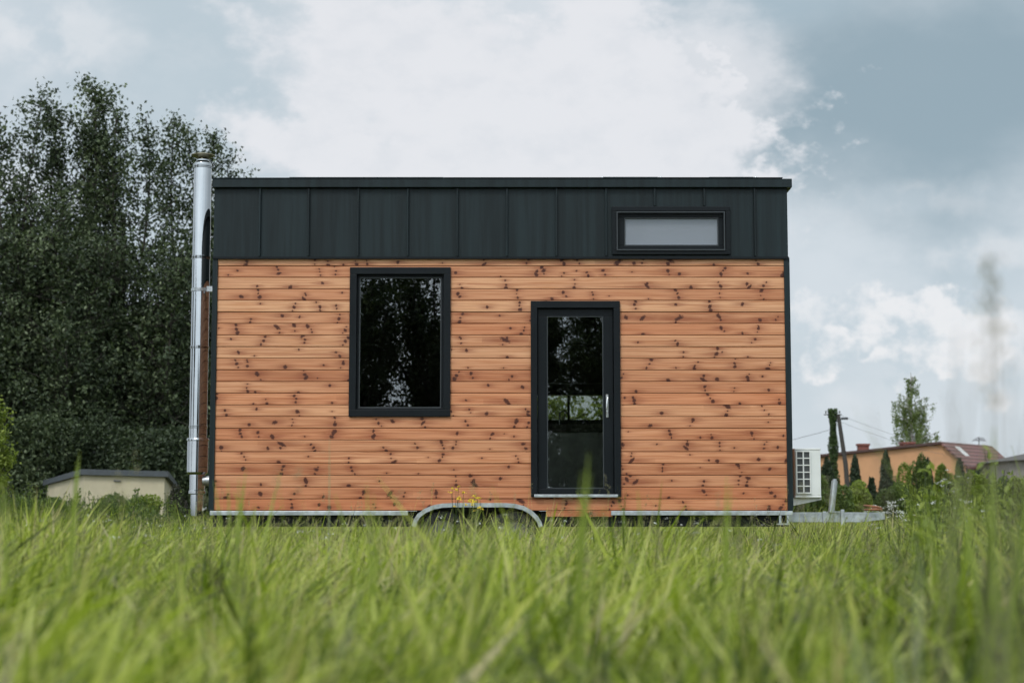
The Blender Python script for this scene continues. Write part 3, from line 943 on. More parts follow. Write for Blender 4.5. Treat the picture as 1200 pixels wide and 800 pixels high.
shrub('rounded_bush', 'light green bush left of the shed corner', at(58, 38), (.75, .5, .55), 4500, .06, M['leaf_mid'], seed=7)
plume_tree('young_tree', 'light green young tree cut by the left edge of the photo', (PX(-22, 30), 30, 0), 3.1,
           [(.25, 0, 2.7, .3, .35), (-.2, .1, 2.9, .3, .4), (.5, .1, 2.3, .3, .35), (.05, -.1, 2.3, .3, .4), (.42, 0, 1.9, .3, .35)], 5200, .07, M['leaf_light'], .05, cl=.10, seed=11)

# ------------------------------------------------------------------ shed
YS = 46.0
x0, x1 = PX(100, YS), PX(194, YS)
z1a, z1b = PZ(556, YS), PZ(558.5, YS)
shed = thing('shed', 'low cream rendered shed with grey mono pitch roof below the trees', 'shed', ((x0 + x1) / 2, YS, 0))
ang = 3.6
xs2, ys2 = PX(57, YS + 4.2), YS + 4.2
b = MB()
bi = len(b.v)
b.v += [(x0, YS, 0), (x1, YS, 0), (x1, YS, z1b), (x0, YS, z1a), (xs2, ys2, 0), (xs2, ys2, z1a - .22), (x1 - .6, ys2, 0), (x1 - .6, ys2, z1b - .22)]
for q in ((0, 1, 2, 3), (4, 0, 3, 5), (1, 6, 7, 2), (6, 4, 5, 7)): b.face(q)
rel(b.build('wall', M['shed'], shed), shed)
b = MB(); h = .15
z3a = z1a - .22
b.v += [(x0 - .05, YS - .12, z1a), (x1 + .12, YS - .12, z1b), (x1 - .5, ys2 + .1, z1b - .22), (xs2 - .15, ys2 + .1, z3a)]
b.v += [(x, y, z + h) for x, y, z in b.v[:4]]
for q in ((3, 2, 1, 0), (4, 5, 6, 7), (0, 1, 5, 4), (1, 2, 6, 5), (2, 3, 7, 6), (3, 0, 4, 7)): b.face(q)
rel(b.build('roof', M['shedroof'], shed), shed)
b = MB(); b.tube([(PX(135, YS), YS - .03, z1a - .16), (PX(143, YS), YS - .03, z1a - .17)], .02, 6)
rel(b.build('lamp_bracket', M['wire'], shed), shed)

# ------------------------------------------------------------------ farmhouse
KH = 100.0 / 85.0
pk = np.array([21.4, 85.0]) * KH
rd = np.array([4.2, 5.7]); rd /= np.linalg.norm(rd)
pl = np.array([-rd[1], rd[0]])
ridge_z = CH + 79 / 2000 * 100
left = pk + pl * 8.6; left_z = CH + 62.5 / 2000 * (left[1])
right = pk - pl * 1.39; right_z = CH + 54 / 2000 * (right[1])
LR = 7.6
far = rd * LR
fh = thing('farmhouse', 'peach rendered single storey house with brown tiled roof beyond the thujas', 'house', (pk[0], pk[1], 0))
b = MB()
def v3(p, z): return (float(p[0]), float(p[1]), float(z))
b.v += [v3(left, 0), v3(right, 0), v3(right, right_z), v3(pk, ridge_z), v3(left, left_z)]
b.face((0, 1, 2, 3, 4))
b.v += [v3(left + far, 0), v3(right + far, 0), v3(right + far, right_z), v3(pk + far, ridge_z), v3(left + far, left_z)]
b.face((5, 9, 8, 7, 6)); b.face((0, 4, 9, 5))
rel(b.build('wall', M['peach'], fh), fh)
b = MB(); b.v += [v3(right, 0), v3(right + far, 0), v3(right + far, right_z), v3(right, right_z)]; b.face((0, 1, 2, 3))
rel(b.build('side_wall', M['white_render'], fh), fh)
def slab(b, A, B, za, zb, e0=-.25, e1=.3, th=.14):
    """roof plane between line A (ridge) and B (eave), running along rd"""
    o_ = len(b.v)
    for zz in (0, th):
        for p, z in ((A, za), (B, zb)):
            for e in (e0, LR + e1): b.v.append(v3(p + rd * e, z + zz))
    for q in ((0, 1, 3, 2), (4, 6, 7, 5), (0, 4, 5, 1), (2, 3, 7, 6), (0, 2, 6, 4), (1, 5, 7, 3)): b.face([o_ + i for i in q])
b = MB(); 
ev = right - pl * .25; slab(b, pk, ev, ridge_z + .02, right_z + .02 - .22)
roof_f = rel(b.build('roof', M['tiles'], fh), fh)
b = MB(); el_ = left + pl * .4; slab(b, pk + pl * .02, el_, ridge_z + .02, left_z + .0)
rel(b.build('low_roof', M['fascia'], fh), fh)
def chim(px, py0, py1, Y, w):
    x, z1_ = P(px, py0, Y); z0_ = PZ(py1, Y) - .5
    c0 = thing_part = MB()
    c0.box(x - w / 2, x + w / 2, Y, Y + w, z0_, z1_ - .12); c0.box(x - w / 2 - .06, x + w / 2 + .06, Y - .06, Y + w + .06, z1_ - .119, z1_)
    return rel(c0.build('chimney', M['brick'], fh), fh)
chim(1012.5, 519.5, 531, 104.2, .62); chim(1064.5, 517.5, 525, 102.5, .75)
# skylight on the steep plane
def on_slope(s, e, lift=.17):
    p = pk * (1 - s) + ev * s + rd * e; z = (ridge_z + .02) * (1 - s) + (right_z - .2) * s + lift
    return v3(p, z)
b = MB(); b.v += [on_slope(.18, 1.2), on_slope(.18, 1.9), on_slope(.55, 1.9), on_slope(.55, 1.2)]
b.v += [on_slope(.18, 1.2, .1), on_slope(.18, 1.9, .1), on_slope(.55, 1.9, .1), on_slope(.55, 1.2, .1)]
for q in ((3, 2, 1, 0), (0, 1, 5, 4), (1, 2, 6, 5), (2, 3, 7, 6), (3, 0, 4, 7)): b.face(q)
o = b.build('skylight', M['white_render'], None); o.parent = fh; rel(o, fh)
b = MB(); an = pk + rd * 5.8; zA = ridge_z + .1
b.tube([v3(an, zA), v3(an, zA + .55)], .03, 6)
for k in range(4):
    q = an + np.array([.0, 0]); b.tube([(q[0] - .45 + .1 * k, q[1], zA + .32 + .06 * k), (q[0] + .45 - .05 * k, q[1], zA + .30 + .06 * k)], .02, 5)
rel(b.build('antenna', M['wire'], fh), fh)
# grey house at the right edge
Yg = 95.0
gx0, gx1 = PX(1181, Yg), PX(1290, Yg)
gz = PZ(540, Yg)
gh = thing('grey_house', 'grey low house cut by the right edge of the photo', 'house', ((gx0 + gx1) / 2, Yg, 0))
b = MB(); b.box(gx0, gx1, Yg, Yg + 6, 0, gz); rel(b.build('wall', M['greyhouse'], gh), gh)
b = MB(); b.v += [(gx0 - .3, Yg - .4, gz), (gx1 + .3, Yg - .4, gz + .3), (gx1 + .3, Yg + 3, gz + 1.0), (gx0 + 2, Yg + 3, gz + .55), (gx0 - .3, Yg + 6.3, gz), (gx1 + .3, Yg + 6.3, gz + .3)]
for q in ((0, 1, 2, 3), (3, 2, 5, 4), (0, 3, 4), (1, 5, 2)): b.face(q)
rel(b.build('roof', M['greyroof'], gh), gh)

# ------------------------------------------------------------------ utility pole
YP = 88.0
pxb, pzb = P(978, 600, YP)
up = thing('utility_pole', 'old wooden utility pole overgrown with ivy and propped by a brace', 'utility pole', (pxb, YP, 0))
pzt = PZ(480, YP)
b = MB(); b.tube([(0, 0, -.2), (0, 0, pzt)], [.13, .10], 10); b.build('pole', M['polewood'], up)
bx = P(981.5, 487, YP)[0] - pxb; bx2 = P(989.5, 585, YP)[0] - pxb
b = MB(); b.tube([(bx, -.2, PZ(487, YP)), (P(987, 545, YP)[0] - pxb, -.9, PZ(545, YP)), (bx2, -1.4, 0)], [.10, .12, .13], 10); b.build('brace', M['polewood'], up)
n = 5200
u = rng.uniform(0, 1, n); a = rng.uniform(0, 2 * math.pi, n)
rr = (.17 + .10 * (1 - u) + .05 * np.sin(u * 21)) * rng.uniform(.6, 1.1, n)
leaves(np.stack([rr * np.cos(a), rr * np.sin(a), u * (pzt + .05)], 1), .11, up, 'ivy', M['leaf_ivy'])
lz = PZ(491, YP)
b = MB(); b.tube([(.1, -.1, lz - .15), (.35, -.1, lz - .02), (.5, -.1, lz)], .03, 6); b.box(.42, .75, -.2, 0, lz - .02, lz + .08)
b.build('lamp_head', M['galv_dark'], up)
b = MB()
for xi in (-.35, 0, .35):
    b.box(xi - .03, xi + .03, -.03, .03, PZ(484, YP), PZ(484, YP) + .12)
b.box(-.45, .45, -.045, .045, PZ(485, YP) - .05, PZ(485, YP)); b.build('crossarm', M['polewood'], up)

def wire(px0, py0, Y0, px1, py1, Y1, label, sag=.25, r=.012):
    x0, z0 = P(px0, py0, Y0); x1, z1 = P(px1, py1, Y1)
    pts = []
    for k in range(17):
        u = k / 16
        pts.append((x0 + (x1 - x0) * u, Y0 + (Y1 - Y0) * u, z0 + (z1 - z0) * u - sag * 4 * u * (1 - u)))
    b = MB(); b.tube(pts, r, 5)
    o = b.build('power_line', M['wire']); tag(o, label, 'cable', 'power lines of the utility pole')
wire(977, 502, YP, 850, 530, 88, 'thin cable running from the ivy pole left behind the tiny house', .1, .013)
wire(982, 485, YP, 1260, 540, 120, 'upper thin cable running right from the ivy pole', .9, .007)
wire(982, 493, YP, 1260, 544, 120, 'lower thin cable running right from the ivy pole', .9, .007)

# ------------------------------------------------------------------ birch
YB = 112.0
xb_, _ = P(1070, 560, YB)
rootb = thing('birch_tree', 'slender weeping birch rising behind the peach house', 'tree', (xb_, YB, 0))
Hb = PZ(433, YB)
tb = MB(); tb.tube([(0, 0, -.1), (.08, 0, Hb * .35), (-.05, 0, Hb * .7), (.02, 0, Hb * .98)], [.16, .12, .07, .015], 8)
cen = []
wmax = (P(1104, 520, YB)[0] - P(1070, 520, YB)[0])
for k in range(90):
    u = .22 + .75 * rng.uniform(0, 1) ** 1.3
    a = rng.uniform(0, 2 * math.pi)
    ln = wmax * 1.3 * (1 - ((u - .25) / .75)) ** .62 * rng.uniform(.4, 1.15) + .08
    p = Vector((.0, 0, Hb * u)); q = p + Vector((ln * math.cos(a), ln * math.sin(a), ln * rng.uniform(.15, .55)))
    if q.z > Hb: q.z = Hb - .05
    tb.tube([p, p.lerp(q, .6) + Vector((0, 0, .06)), q], [.03, .02, .008], 4, cap=False)
    for j in range(int(3 + 4.5 * ln)):
        w = rng.uniform(.25, 1); s_ = p.lerp(q, w); drop = rng.uniform(.3, 1.5) * min(1, ln)
        for i in range(int(5 + drop * 13)):
            cen.append((s_.x + rng.normal(0, .06), s_.y + rng.normal(0, .06), s_.z - drop * rng.uniform(0, 1) + .05))
cen = np.array(cen)
leaves(cen, .13, rootb, 'crown', M['leaf_birch'], up=-.8, elong=1.7)
tb.build('trunk', M['birch'], rootb)
print('birch leaves', len(cen))

# ------------------------------------------------------------------ thujas + bushes right
th = [(1003, 534, 9, 74, 'dark thuja column standing just right of the ivy pole'), (1039.5, 528, 11, 76, 'tall dark thuja column in front of the peach wall'),
      (1088, 538, 9, 72, 'dark thuja between the light green bushes'), (1126, 537, 9, 75, 'dark thuja below the roof skylight of the peach house'),
      (1022, 560, 8, 70, 'short dark thuja between the two taller columns'), (970, 536, 14, 80, 'broad dark thuja hard against the air conditioner, behind the pole'), (1150, 548, 10, 76, 'dark thuja under the tiled eave of the peach house')]
for i, (px, py, hw, Y, lb) in enumerate(th):
    H_ = PZ(py, Y)
    w = hw / FPX * Y * 1.05
    shrub('thuja', lb, at(px, Y), (w, w, H_ / 2), int(5200), .13, M['leaf_thuja'], 'conifer', 'thujas in front of the peach house', seed=20 + i, profile='col', up=1.2)
bs_ = [(1060, 545, 18, 66, 'leaf_light', 'yellow green leafy bush right of the tall thuja'), (1080, 541, 14, 69, 'leaf_mid', 'mid green bush in front of the peach wall under its gable peak'),
       (1108, 543, 17, 64, 'leaf_light', 'largest yellow green bush below the ridge end of the house'), (1146, 549, 20, 68, 'leaf_light', 'light green bush below the tiled roof'),
       (1176, 556, 16, 62, 'leaf_mid', 'green bush near the right edge below the white wall'), (958, 560, 14, 60, 'leaf_mid', 'green bush behind the air conditioner'),
       (1015, 570, 20, 55, 'leaf_light', 'low yellow green bush behind the trailer drawbar'), (1046, 572, 20, 52, 'leaf_mid', 'low green bush beyond the end of the drawbar'),
       (1200, 560, 18, 58, 'leaf_light', 'light green bush cut by the right edge of the photo'), (985, 577, 18, 50, 'leaf_mid', 'low green bush behind the jockey post'), (936, 572, 16, 48, 'leaf_mid', 'low green bush seen under the air conditioner')]
for i, (px, py, hw, Y, mm, lb) in enumerate(bs_):
    H_ = PZ(py, Y); w = hw / FPX * Y
    shrub('leafy_bush', lb, at(px, Y), (w * 1.15, w * .9, H_ * .64), 7500, .09, M[mm], 'bush', 'bushes in front of the peach house', seed=40 + i)

# ------------------------------------------------------------------ MEADOW
def blades(X, Y, Hh, W, bend, seg=3, ph=None, tilt=0.0):
    n = len(X)
    ph = rng.uniform(0, 2 * math.pi, n) if ph is None else ph
    fa = ph + math.pi / 2 + rng.normal(0, .5, n)
    ts = np.array([0, .38, .72, 1.0])[:, None]
    hor = bend * Hh * ts ** 2
    z = Hh * ts * (1 - .35 * np.clip(bend, 0, 1.2) * ts) / np.sqrt(1 + .6 * tilt ** 2)
    w = W * np.array([.8, 1.0, .62, .07])[:, None]
    cx = X + hor * np.cos(ph) + tilt * Hh * ts; cy = Y + hor * np.sin(ph)
    l = np.stack([cx - w * np.cos(fa) / 2, cy - w * np.sin(fa) / 2, z], -1)
    r = np.stack([cx + w * np.cos(fa) / 2, cy + w * np.sin(fa) / 2, z], -1)
    V = np.stack([l, r], 2)              # (4, n, 2, 3)
    V = V.transpose(1, 0, 2, 3).reshape(-1, 3)
    b0 = (np.arange(n) * 8)[:, None]
    Q = np.stack([b0 + np.array([[2 * k, 2 * k + 1, 2 * k + 3, 2 * k + 2]]) for k in range(3)], 1).reshape(-1, 4)
    return V, Q


def hmap(X, Y):
    return .72 + .5 * vnoise(X * .9 + 40, Y * .9 + 9, 3) + .25 * (vnoise(X * 3 + 11, Y * 3, 4) - .5)


VV, QQ, TT = [], [], []; off = 0
def add_b(V, Q, T):
    global off
    VV.append(V); QQ.append(Q + off); TT.append(T); off += len(V)

zones = [(1.7, 5, 980, .39, .0150), (5, 12, 760, .40, .0130), (12, 18.1, 760, .385, .0115), (18.1, 24, 330, .43, .012), (24, 60, 50, .47, .02)]
def rise(X, Y):
    """the meadow is ranker towards the right of the plot and, less, at its left"""
    q = X / Y
    return 1 + .48 * np.clip((q - .19) / .10, 0, 1) * ((Y > 3.2) & (Y < 15)) + .12 * np.clip((-q - .2) / .1, 0, 1)
for (y0, y1, dens, hh, ww) in zones:
    marg = 1.4
    wa = lambda y: .66 * y + 2 * marg
    area = (wa(y0) + wa(y1)) / 2 * (y1 - y0)
    # blades grow in tussocks
    per = 26 if y1 < 20 else 12
    nt = int(area * dens * 1.25 / per)
    ty = rng.uniform(y0, y1, nt); tx = rng.uniform(-1, 1, nt) * (wa(y1) / 2)
    k = np.abs(tx) < wa(ty) / 2; tx, ty = tx[k], ty[k]; nt = len(tx)
    ts_ = rng.gamma(3.5, 1 / 3.5, nt); tt = rng.normal(0, .20, nt); tb_ = rng.normal(0, .12, nt); lean_ = rng.normal(.2, 1.4, nt)
    ti = rng.choice(nt, int(nt * per), p=ts_ / ts_.sum())
    rad_ = (.035 + .05 * ts_[ti]) * (1.6 if y1 > 20 else 1)
    ox, oy = rng.normal(0, 1, len(ti)) * rad_, rng.normal(0, 1, len(ti)) * rad_
    X, Y = tx[ti] + ox, ty[ti] + oy
    rr_ = np.hypot(ox, oy) / rad_
    k = ~((X > XL - .1) & (X < XR + .1) & (Y > D + .25) & (Y < D + DEP + .1))
    k &= Y > 1.55
    ox, oy, X, Y, rr_, ti = ox[k], oy[k], X[k], Y[k], rr_[k], ti[k]
    n = len(X)
    tall = vnoise(X * 1.7 + 3, Y * 1.7, 21)
    Hh = hh * hmap(X, Y) * (.70 + .35 * tall) * (.68 + .38 * np.clip(ts_[ti], 0, 2.1)) * rng.uniform(.45, 1.15, n) * rise(X, Y)
    Hh = np.where(Y < 3.2, np.minimum(Hh, .46), Hh)
    W = ww * rng.gamma(5, .2, n) * (.55 + .6 * rng.uniform(0, 1, n))
    bend = np.abs(.12 + .26 * rr_ + rng.normal(0, .22, n))
    arch = rng.uniform(0, 1, n) < .16
    bend[arch] = rng.uniform(.9, 1.8, arch.sum()); Hh[arch] *= 1.15
    ph = np.arctan2(oy, ox) + rng.normal(0, .5, n)
    k = rng.uniform(0, 1, n) < .35
    ph[k] = lean_[ti][k] + rng.normal(0, .4, k.sum())
    til = .22 + .35 * (vnoise(X * 2.2, Y * 2.2, 41) - .5) * 2 + rng.normal(0, .28, n)
    V, Q = blades(X, Y, Hh, W, bend, ph=ph, tilt=til)
    tn = .49 + .55 * (vnoise(X * .8, Y * .8, 12) - .5) + tt[ti] + rng.normal(0, .15, n)
    tn = np.clip(tn, 0, .86)
    k = rng.uniform(0, 1, n) < .09
    tn[k] = rng.uniform(.88, 1, k.sum())
    add_b(V, Q, np.repeat(tn, 3))
    print('zone', y0, y1, n)
# flowering stems with seed heads
n = 3200
Y = rng.uniform(3.2, 30, n) ; X = rng.uniform(-1, 1, n) * (.33 * Y + 1.2)
k = ~((X > XL - .1) & (X < XR + .1) & (Y > D - .1) & (Y < D + DEP + .1)); X, Y = X[k], Y[k]
Hh = rng.uniform(.36, .56, len(X)) + (rng.uniform(0, 1, len(X)) < .09) * rng.uniform(.08, .26, len(X))
ph = rng.uniform(0, 6.28, len(X)); bend = rng.uniform(.02, .25, len(X))
V, Q = blades(X, Y, Hh, np.full(len(X), .003), bend, ph=ph)
add_b(V, Q, np.repeat(rng.uniform(.6, .92, len(X)), 3))
gobj = np_mesh('grass', np.concatenate(VV), np.concatenate(QQ), M['grass'], None, tone=np.concatenate(TT))
tag(gobj, 'tall green meadow grass in front of and around the tiny house', 'grass', kind='stuff')
# seed heads
hx_ = X + bend * Hh * np.cos(ph); hy_ = Y + bend * Hh * np.sin(ph); hz_ = Hh * (1 - .35 * bend)
m_ = 14
C = np.repeat(np.stack([hx_, hy_, hz_], 1), m_, 0)
C[:, 2] -= rng.uniform(0, .075, len(C)); C[:, :2] += rng.normal(0, .006, (len(C), 2))
sh = leaves(C, .011, None, 'seed_heads', M['seed'], up=1.5, elong=2.2)
tag(sh, 'beige grass seed heads scattered over the meadow', 'grass', kind='stuff')

# tiny white meadow flowers, too many and small to count
n = 260
Y = rng.uniform(9, 24, n); X = rng.uniform(-1, 1, n) * (.33 * Y + 1)
k = ~((X > XL - .1) & (X < XR + .1) & (Y > D - .1) & (Y < D + DEP + .1)); X, Y = X[k], Y[k]
Zf = .43 * hmap(X, Y) * rng.uniform(.85, 1.15, len(X))
C = np.repeat(np.stack([X, Y, Zf], 1), 7, 0) + rng.normal(size=(len(X) * 7, 3)) * np.array([.012, .012, .004])
wf = leaves(C, .009, None, 'small_flowers', M['white_petal'], elong=1.1)
tag(wf, 'tiny white flowers dotted through the meadow grass', 'flowers', kind='stuff')

# weeds (leafy forbs) behind, mostly right
def weeds(name, label, regions, mt, size):
    CC = []; st = MB()
    for (x0, x1, y0, y1, n, h0, h1) in regions:
        for k in range(n):
            y = rng.uniform(y0, y1); x = rng.uniform(x0, x1) * y / 20.0
            h = rng.uniform(h0, h1)
            if XL - .2 < x < XR + .15 and D - .15 < y < D + DEP + .1: continue
            lx, ly = rng.normal(0, .08, 2)
            st.tube([(x, y, 0), (x + lx * .5, y + ly * .5, h * .5), (x + lx, y + ly, h)], [.005, .004, .002], 3, cap=False)
            m = int(26 * h / .6)
            u = rng.uniform(.15, 1, m)
            c = np.stack([x + lx * u, y + ly * u, h * u], 1) + rng.normal(size=(m, 3)) * np.array([.055, .055, .02]) * (1.25 - u)[:, None]
            CC.append(c)
    C = np.concatenate(CC)
    root = thing(name, label, 'weeds'); root['kind'] = 'stuff'
    leaves(C, size, root, 'foliage', mt, up=.5, elong=2.4)
    st.build('stem', M['leaf_mid'], root)
    return root
weeds('meadow_weeds', 'leafy green weeds rising out of the grass beyond the drawbar', [(4.6, 7.2, 19.5, 34, 420, .55, .95), (4.6, 7.4, 7, 19.5, 130, .5, .86)], M['leaf_light'], .05)
weeds('meadow_weeds', 'leafy green weeds in the grass before the cream shed', [(-7.0, -3.9, 21, 40, 380, .5, .95), (-7.2, -3.6, 12, 20, 40, .45, .7)], M['leaf_mid'], .05)


# individual wild flowers
def flower(kind, label, pos, h, group, seed, spread=.1):
    r = np.random.default_rng(seed)
    root = thing('wildflower', label, 'flower', pos, group)
    st = MB(); C = []
    for k in range(5):
        a = r.uniform(0, 6.28); d = spread * r.uniform(.2, 1)
        e = (d * math.cos(a), d * math.sin(a), h * r.uniform(.78, 1))
        st.tube([(0, 0, 0), (e[0] * .25, e[1] * .25, h * .55), e], [.003, .0025, .0015], 4, cap=False)
        m = 22 if kind == 'white' else 12
        rad_ = .026 if kind == 'white' else .014
        q = r.normal(size=(m, 3)) * np.array([rad_, rad_, rad_ * .45]) * .7
        leaves(q + np.array(e), .011 if kind == 'white' else .015, root, 'flower_head', M['white_petal'] if kind == 'white' else M['yellow_petal'], elong=1.1)
    st.build('stem', M['leaf_mid'], root)
    return root


for i, (px, py, Y) in enumerate([(556, 571, 16.6), (541, 576, 16.8), (563, 580, 16.4), (551, 583, 16.9), (533, 569, 17.2)]):
    x, z = P(px, py, Y)
    flower('yellow', 'yellow wildflower standing before the wheel arch', (x, Y, 0), z, 'yellow wildflowers at the wheel arch', i, .07)
wl = 'white umbel wildflower in the weeds beyond the end of the drawbar'
for i, (px, py, Y) in enumerate([(1030, 586, 19.5), (1045, 583, 20), (1038, 590, 18.6), (1052, 592, 19), (1020, 592, 20.5), (1060, 598, 18), (1110, 548, 22), (1118, 556, 21), (1103, 560, 20.5), (1128, 580, 19), (1092, 588, 17), (1140, 592, 16)]):
    x, z = P(px, py, Y)
    flower('white', wl, (x, Y, 0), z, 'white wildflowers right of the drawbar', 30 + i, .13)


# tall out of focus blades close to the camera
def tall_grass(label, px, py_top, Y, nbl, width, lean, spread, mt, seed, head=False, name='grass_tuft'):
    r = np.random.default_rng(seed)
    x, z = P(px, py_top, Y)
    root = thing(name, label, 'grass tuft', (x - lean * z, Y, 0), 'tall grasses near the camera')
    b = MB()
    C = []
    for k in range(nbl):
        h = z * (1 if k == 0 else r.uniform(.72, .97))
        ax = lean * h + (0 if k == 0 else r.normal(0, spread)); ay = r.normal(0, .04)
        N = 9; pts = []
        for i in range(N + 1):
            u = i / N; pts.append((ax * u ** 1.8 + (0 if k == 0 else .02 * r.normal() * 0), ay * u * u, h * (u - .0 * u * u)))
        o_ = len(b.v)
        for i, p in enumerate(pts):
            u = i / N; w = width * (1 - u) ** .55 * .5 + .0006
            fx_ = .9; fy_ = .35 * math.sin(k * 2.1)
            b.v += [(p[0] - w * fx_, p[1] - w * fy_, p[2]), (p[0] + w * fx_, p[1] + w * fy_, p[2])]
        for i in range(N):
            q = o_ + 2 * i; b.face([q, q + 1, q + 3, q + 2])
        if head:
            for j in range(44):
                u = r.uniform(.80, 1.0); p = (ax * u ** 1.8, ay * u * u, h * u)
                C.append((p[0] + r.normal(0, .010 * (1.3 - abs(u - .9) * 8)), p[1] + r.normal(0, .008), p[2] + 0.0))
    o = b.build('blade', mt, root)
    if C: leaves(np.array(C), .010, root, 'seed_head', M['seed'], up=1.5, elong=2.2)
    return root


def solid_blade_mat(name, c):
    m, t, out = new_mat(name)
    tc = t.n('ShaderNodeTexCoord').outputs['Object']
    nz = t.n('ShaderNodeTexNoise', inp={'Vector': tc, 'Scale': 9.0}).outputs['Fac']
    cc = t.mix(nz, tuple(x * .7 for x in c), tuple(x * 1.3 for x in c))
    bs = t.n('ShaderNodeBsdfPrincipled', inp={'Base Color': cc, 'Roughness': .45})
    tr = t.n('ShaderNodeBsdfTranslucent', inp={'Color': cc})
    mx = t.n('ShaderNodeMixShader', inp={0: .45, 1: bs.outputs[0], 2: tr.outputs[0]})
    t.t.links.new(mx.outputs[0], out.inputs[0]); return m
M['bl_green'] = solid_blade_mat('fresh blade', (.24, .31, .05))
M['bl_pale'] = solid_blade_mat('pale blade', (.26, .29, .16))
M['bl_dry'] = solid_blade_mat('dry stalk', (.17, .15, .11))

tg = [('tall green blade standing before the yellow shed', 92, 528, 5.0, 2, .018, .03, .03, 'bl_green', 1, False),
      ('green blade leaning at the left edge of the photo', 2, 552, 4.0, 2, .014, -.05, .04, 'bl_green', 2, False),
      ('arching green blade in front of the pine boards left of the window', 325, 552, 5.5, 1, .013, .12, .03, 'bl_green', 3, False),
      ('pale stalk rising against the boards below the large window', 387, 512, 7.5, 1, .007, .0, .03, 'bl_pale', 4, False),
      ('green tuft before the boards between the flue and the window', 290, 548, 5.5, 6, .013, .06, .06, 'bl_green', 5, False),
      ('green tuft in front of the wheel arch', 560, 582, 5.0, 4, .011, .04, .05, 'bl_green', 6, False),
      ('wide blurred blade rising in front of the door', 690, 530, 3.4, 5, .013, .05, .05, 'bl_green', 7, False),
      ('green blade beside the lower right corner of the door', 745, 572, 5.0, 2, .012, -.06, .04, 'bl_green', 8, False),
      ('green tuft in front of the boards right of the door', 850, 558, 5.0, 4, .013, .02, .05, 'bl_green', 9, False),
      ('green tuft in front of the white flowers', 1115, 545, 3.6, 7, .013, .02, .05, 'bl_green', 10, False),
      ('dense green tuft near the lower right corner of the tiled roof', 1165, 500, 3.2, 8, .014, .02, .05, 'bl_green', 11, False),
      ('dry stalk with a seed head high at the right edge, tallest of all', 1160, 296, 1.9, 1, .0022, .02, .02, 'bl_dry', 12, True),
      ('second tallest dry stalk with a seed head at the very right edge', 1186, 312, 2.1, 1, .0022, .03, .02, 'bl_dry', 13, True),
      ('thin dry stalk leaning right beneath the low clouds', 1150, 430, 1.8, 1, .0035, .10, .02, 'bl_dry', 14, False),
      ('thin dry stalk leaning left over the tiled roof', 1094, 462, 2.0, 1, .0035, -.14, .02, 'bl_dry', 15, False),
      ('pair of upright dry stalks beside the right edge', 1177, 410, 1.8, 2, .0032, .0, .04, 'bl_dry', 16, False),
      ('thin dry stalk bending right over the grey house', 1196, 455, 2.2, 2, .0035, .08, .04, 'bl_dry', 22, False),
      ('faint dry stalk rising past the top of the birch', 1128, 385, 1.9, 1, .0025, .05, .02, 'bl_dry', 23, False),
      ('pale green tuft low in the right foreground', 1085, 640, 2.3, 5, .014, .04, .05, 'bl_pale', 17, False),
      ('green tuft in the left foreground beneath the flue', 205, 588, 4.2, 5, .012, -.03, .06, 'bl_green', 18, False),
      ('green tuft before the boards under the large window', 430, 566, 4.8, 4, .012, -.03, .05, 'bl_green', 19, False),
      ('dry leaning stalk against the low cloud by the birch', 1018, 480, 2.1, 1, .004, -.1, .02, 'bl_dry', 20, False)]
for (lb, px, py, Y, nb, w, ln, sp, mm, sd, hd) in tg:
    tall_grass(lb, px, py, Y, nb, w, ln, sp, M[mm], sd, hd)

# ------------------------------------------------------------------ SKY
world = bpy.data.worlds.new("World"); sc.world = world; world.use_nodes = True
t = NT(world.node_tree)
out = t.n('ShaderNodeOutputWorld')
tc = t.n('ShaderNodeTexCoord').outputs['Generated']
SUN_EL, SUN_AZ = R(50), R(205)      # azimuth clockwise from +Y: behind the camera, to the left
sd = Vector((math.sin(SUN_AZ) * math.cos(SUN_EL), math.cos(SUN_AZ) * math.cos(SUN_EL), math.sin(SUN_EL)))
sep = t.n('ShaderNodeSeparateXYZ', inp={0: tc})
x, y, z = sep.outputs
az = t.math('MULTIPLY', t.math('ARCTAN2', x, y), 2000.0)
el = t.math('MULTIPLY', t.math('ARCSINE', z), 2000.0)
def noise(sc_, detail=8.0, rough=.55, ofs=(0, 0, 0), dist=0.0, zs=1.6):
    mp = t.n('ShaderNodeMapping', inp={'Vector': tc, 'Location': ofs, 'Scale': (1, 1, zs)}).outputs[0]
    return t.n('ShaderNodeTexNoise', inp={'Vector': mp, 'Scale': sc_, 'Detail': detail, 'Roughness': rough, 'Distortion': dist}).outputs['Fac']
nA = noise(7, 9, .55); nB = noise(16, 9, .6, (3, 1, 2)); nC = noise(34, 8, .6, (7, 4, 1)); nD = noise(3.2, 6, .5, (1, 5, 2))
nCu = noise(40, 7, .5, (2, 6, 9), zs=1.1)
def blob(px, py, a, b, wob=.55, n=None, e0=.75, e1=1.25):
    """soft-edged cloud patch around the direction that (px, py) of the photo looks in"""
    du = t.math('DIVIDE', t.math('SUBTRACT', az, float(px - 600)), float(a))
    dv = t.math('DIVIDE', t.math('SUBTRACT', el, float(600 - py)), float(b))
    r_ = t.math('SQRT', t.math('ADD', t.math('MULTIPLY', du, du), t.math('MULTIPLY', dv, dv)))
    nn = t.math('MULTIPLY_ADD', n if n is not None else nB, wob * 4, -wob * 2)
    r_ = t.math('ADD', r_, nn)
    return t.math('SUBTRACT', 1.0, t.sstep(r_, e0, e1))
base_c = (.55, .635, .695); white = (.83, .84, .87); darkc = (.30, .40, .462)
c = t.mix(t.sstep(nA, .38, .66), base_c, (.68, .74, .79))
c = t.mix(t.math('MULTIPLY', t.math('MULTIPLY', t.sstep(nB, .48, .75), .5), t.math('SUBTRACT', 1.0, t.sstep(az, 350.0, 520.0))), c, white)
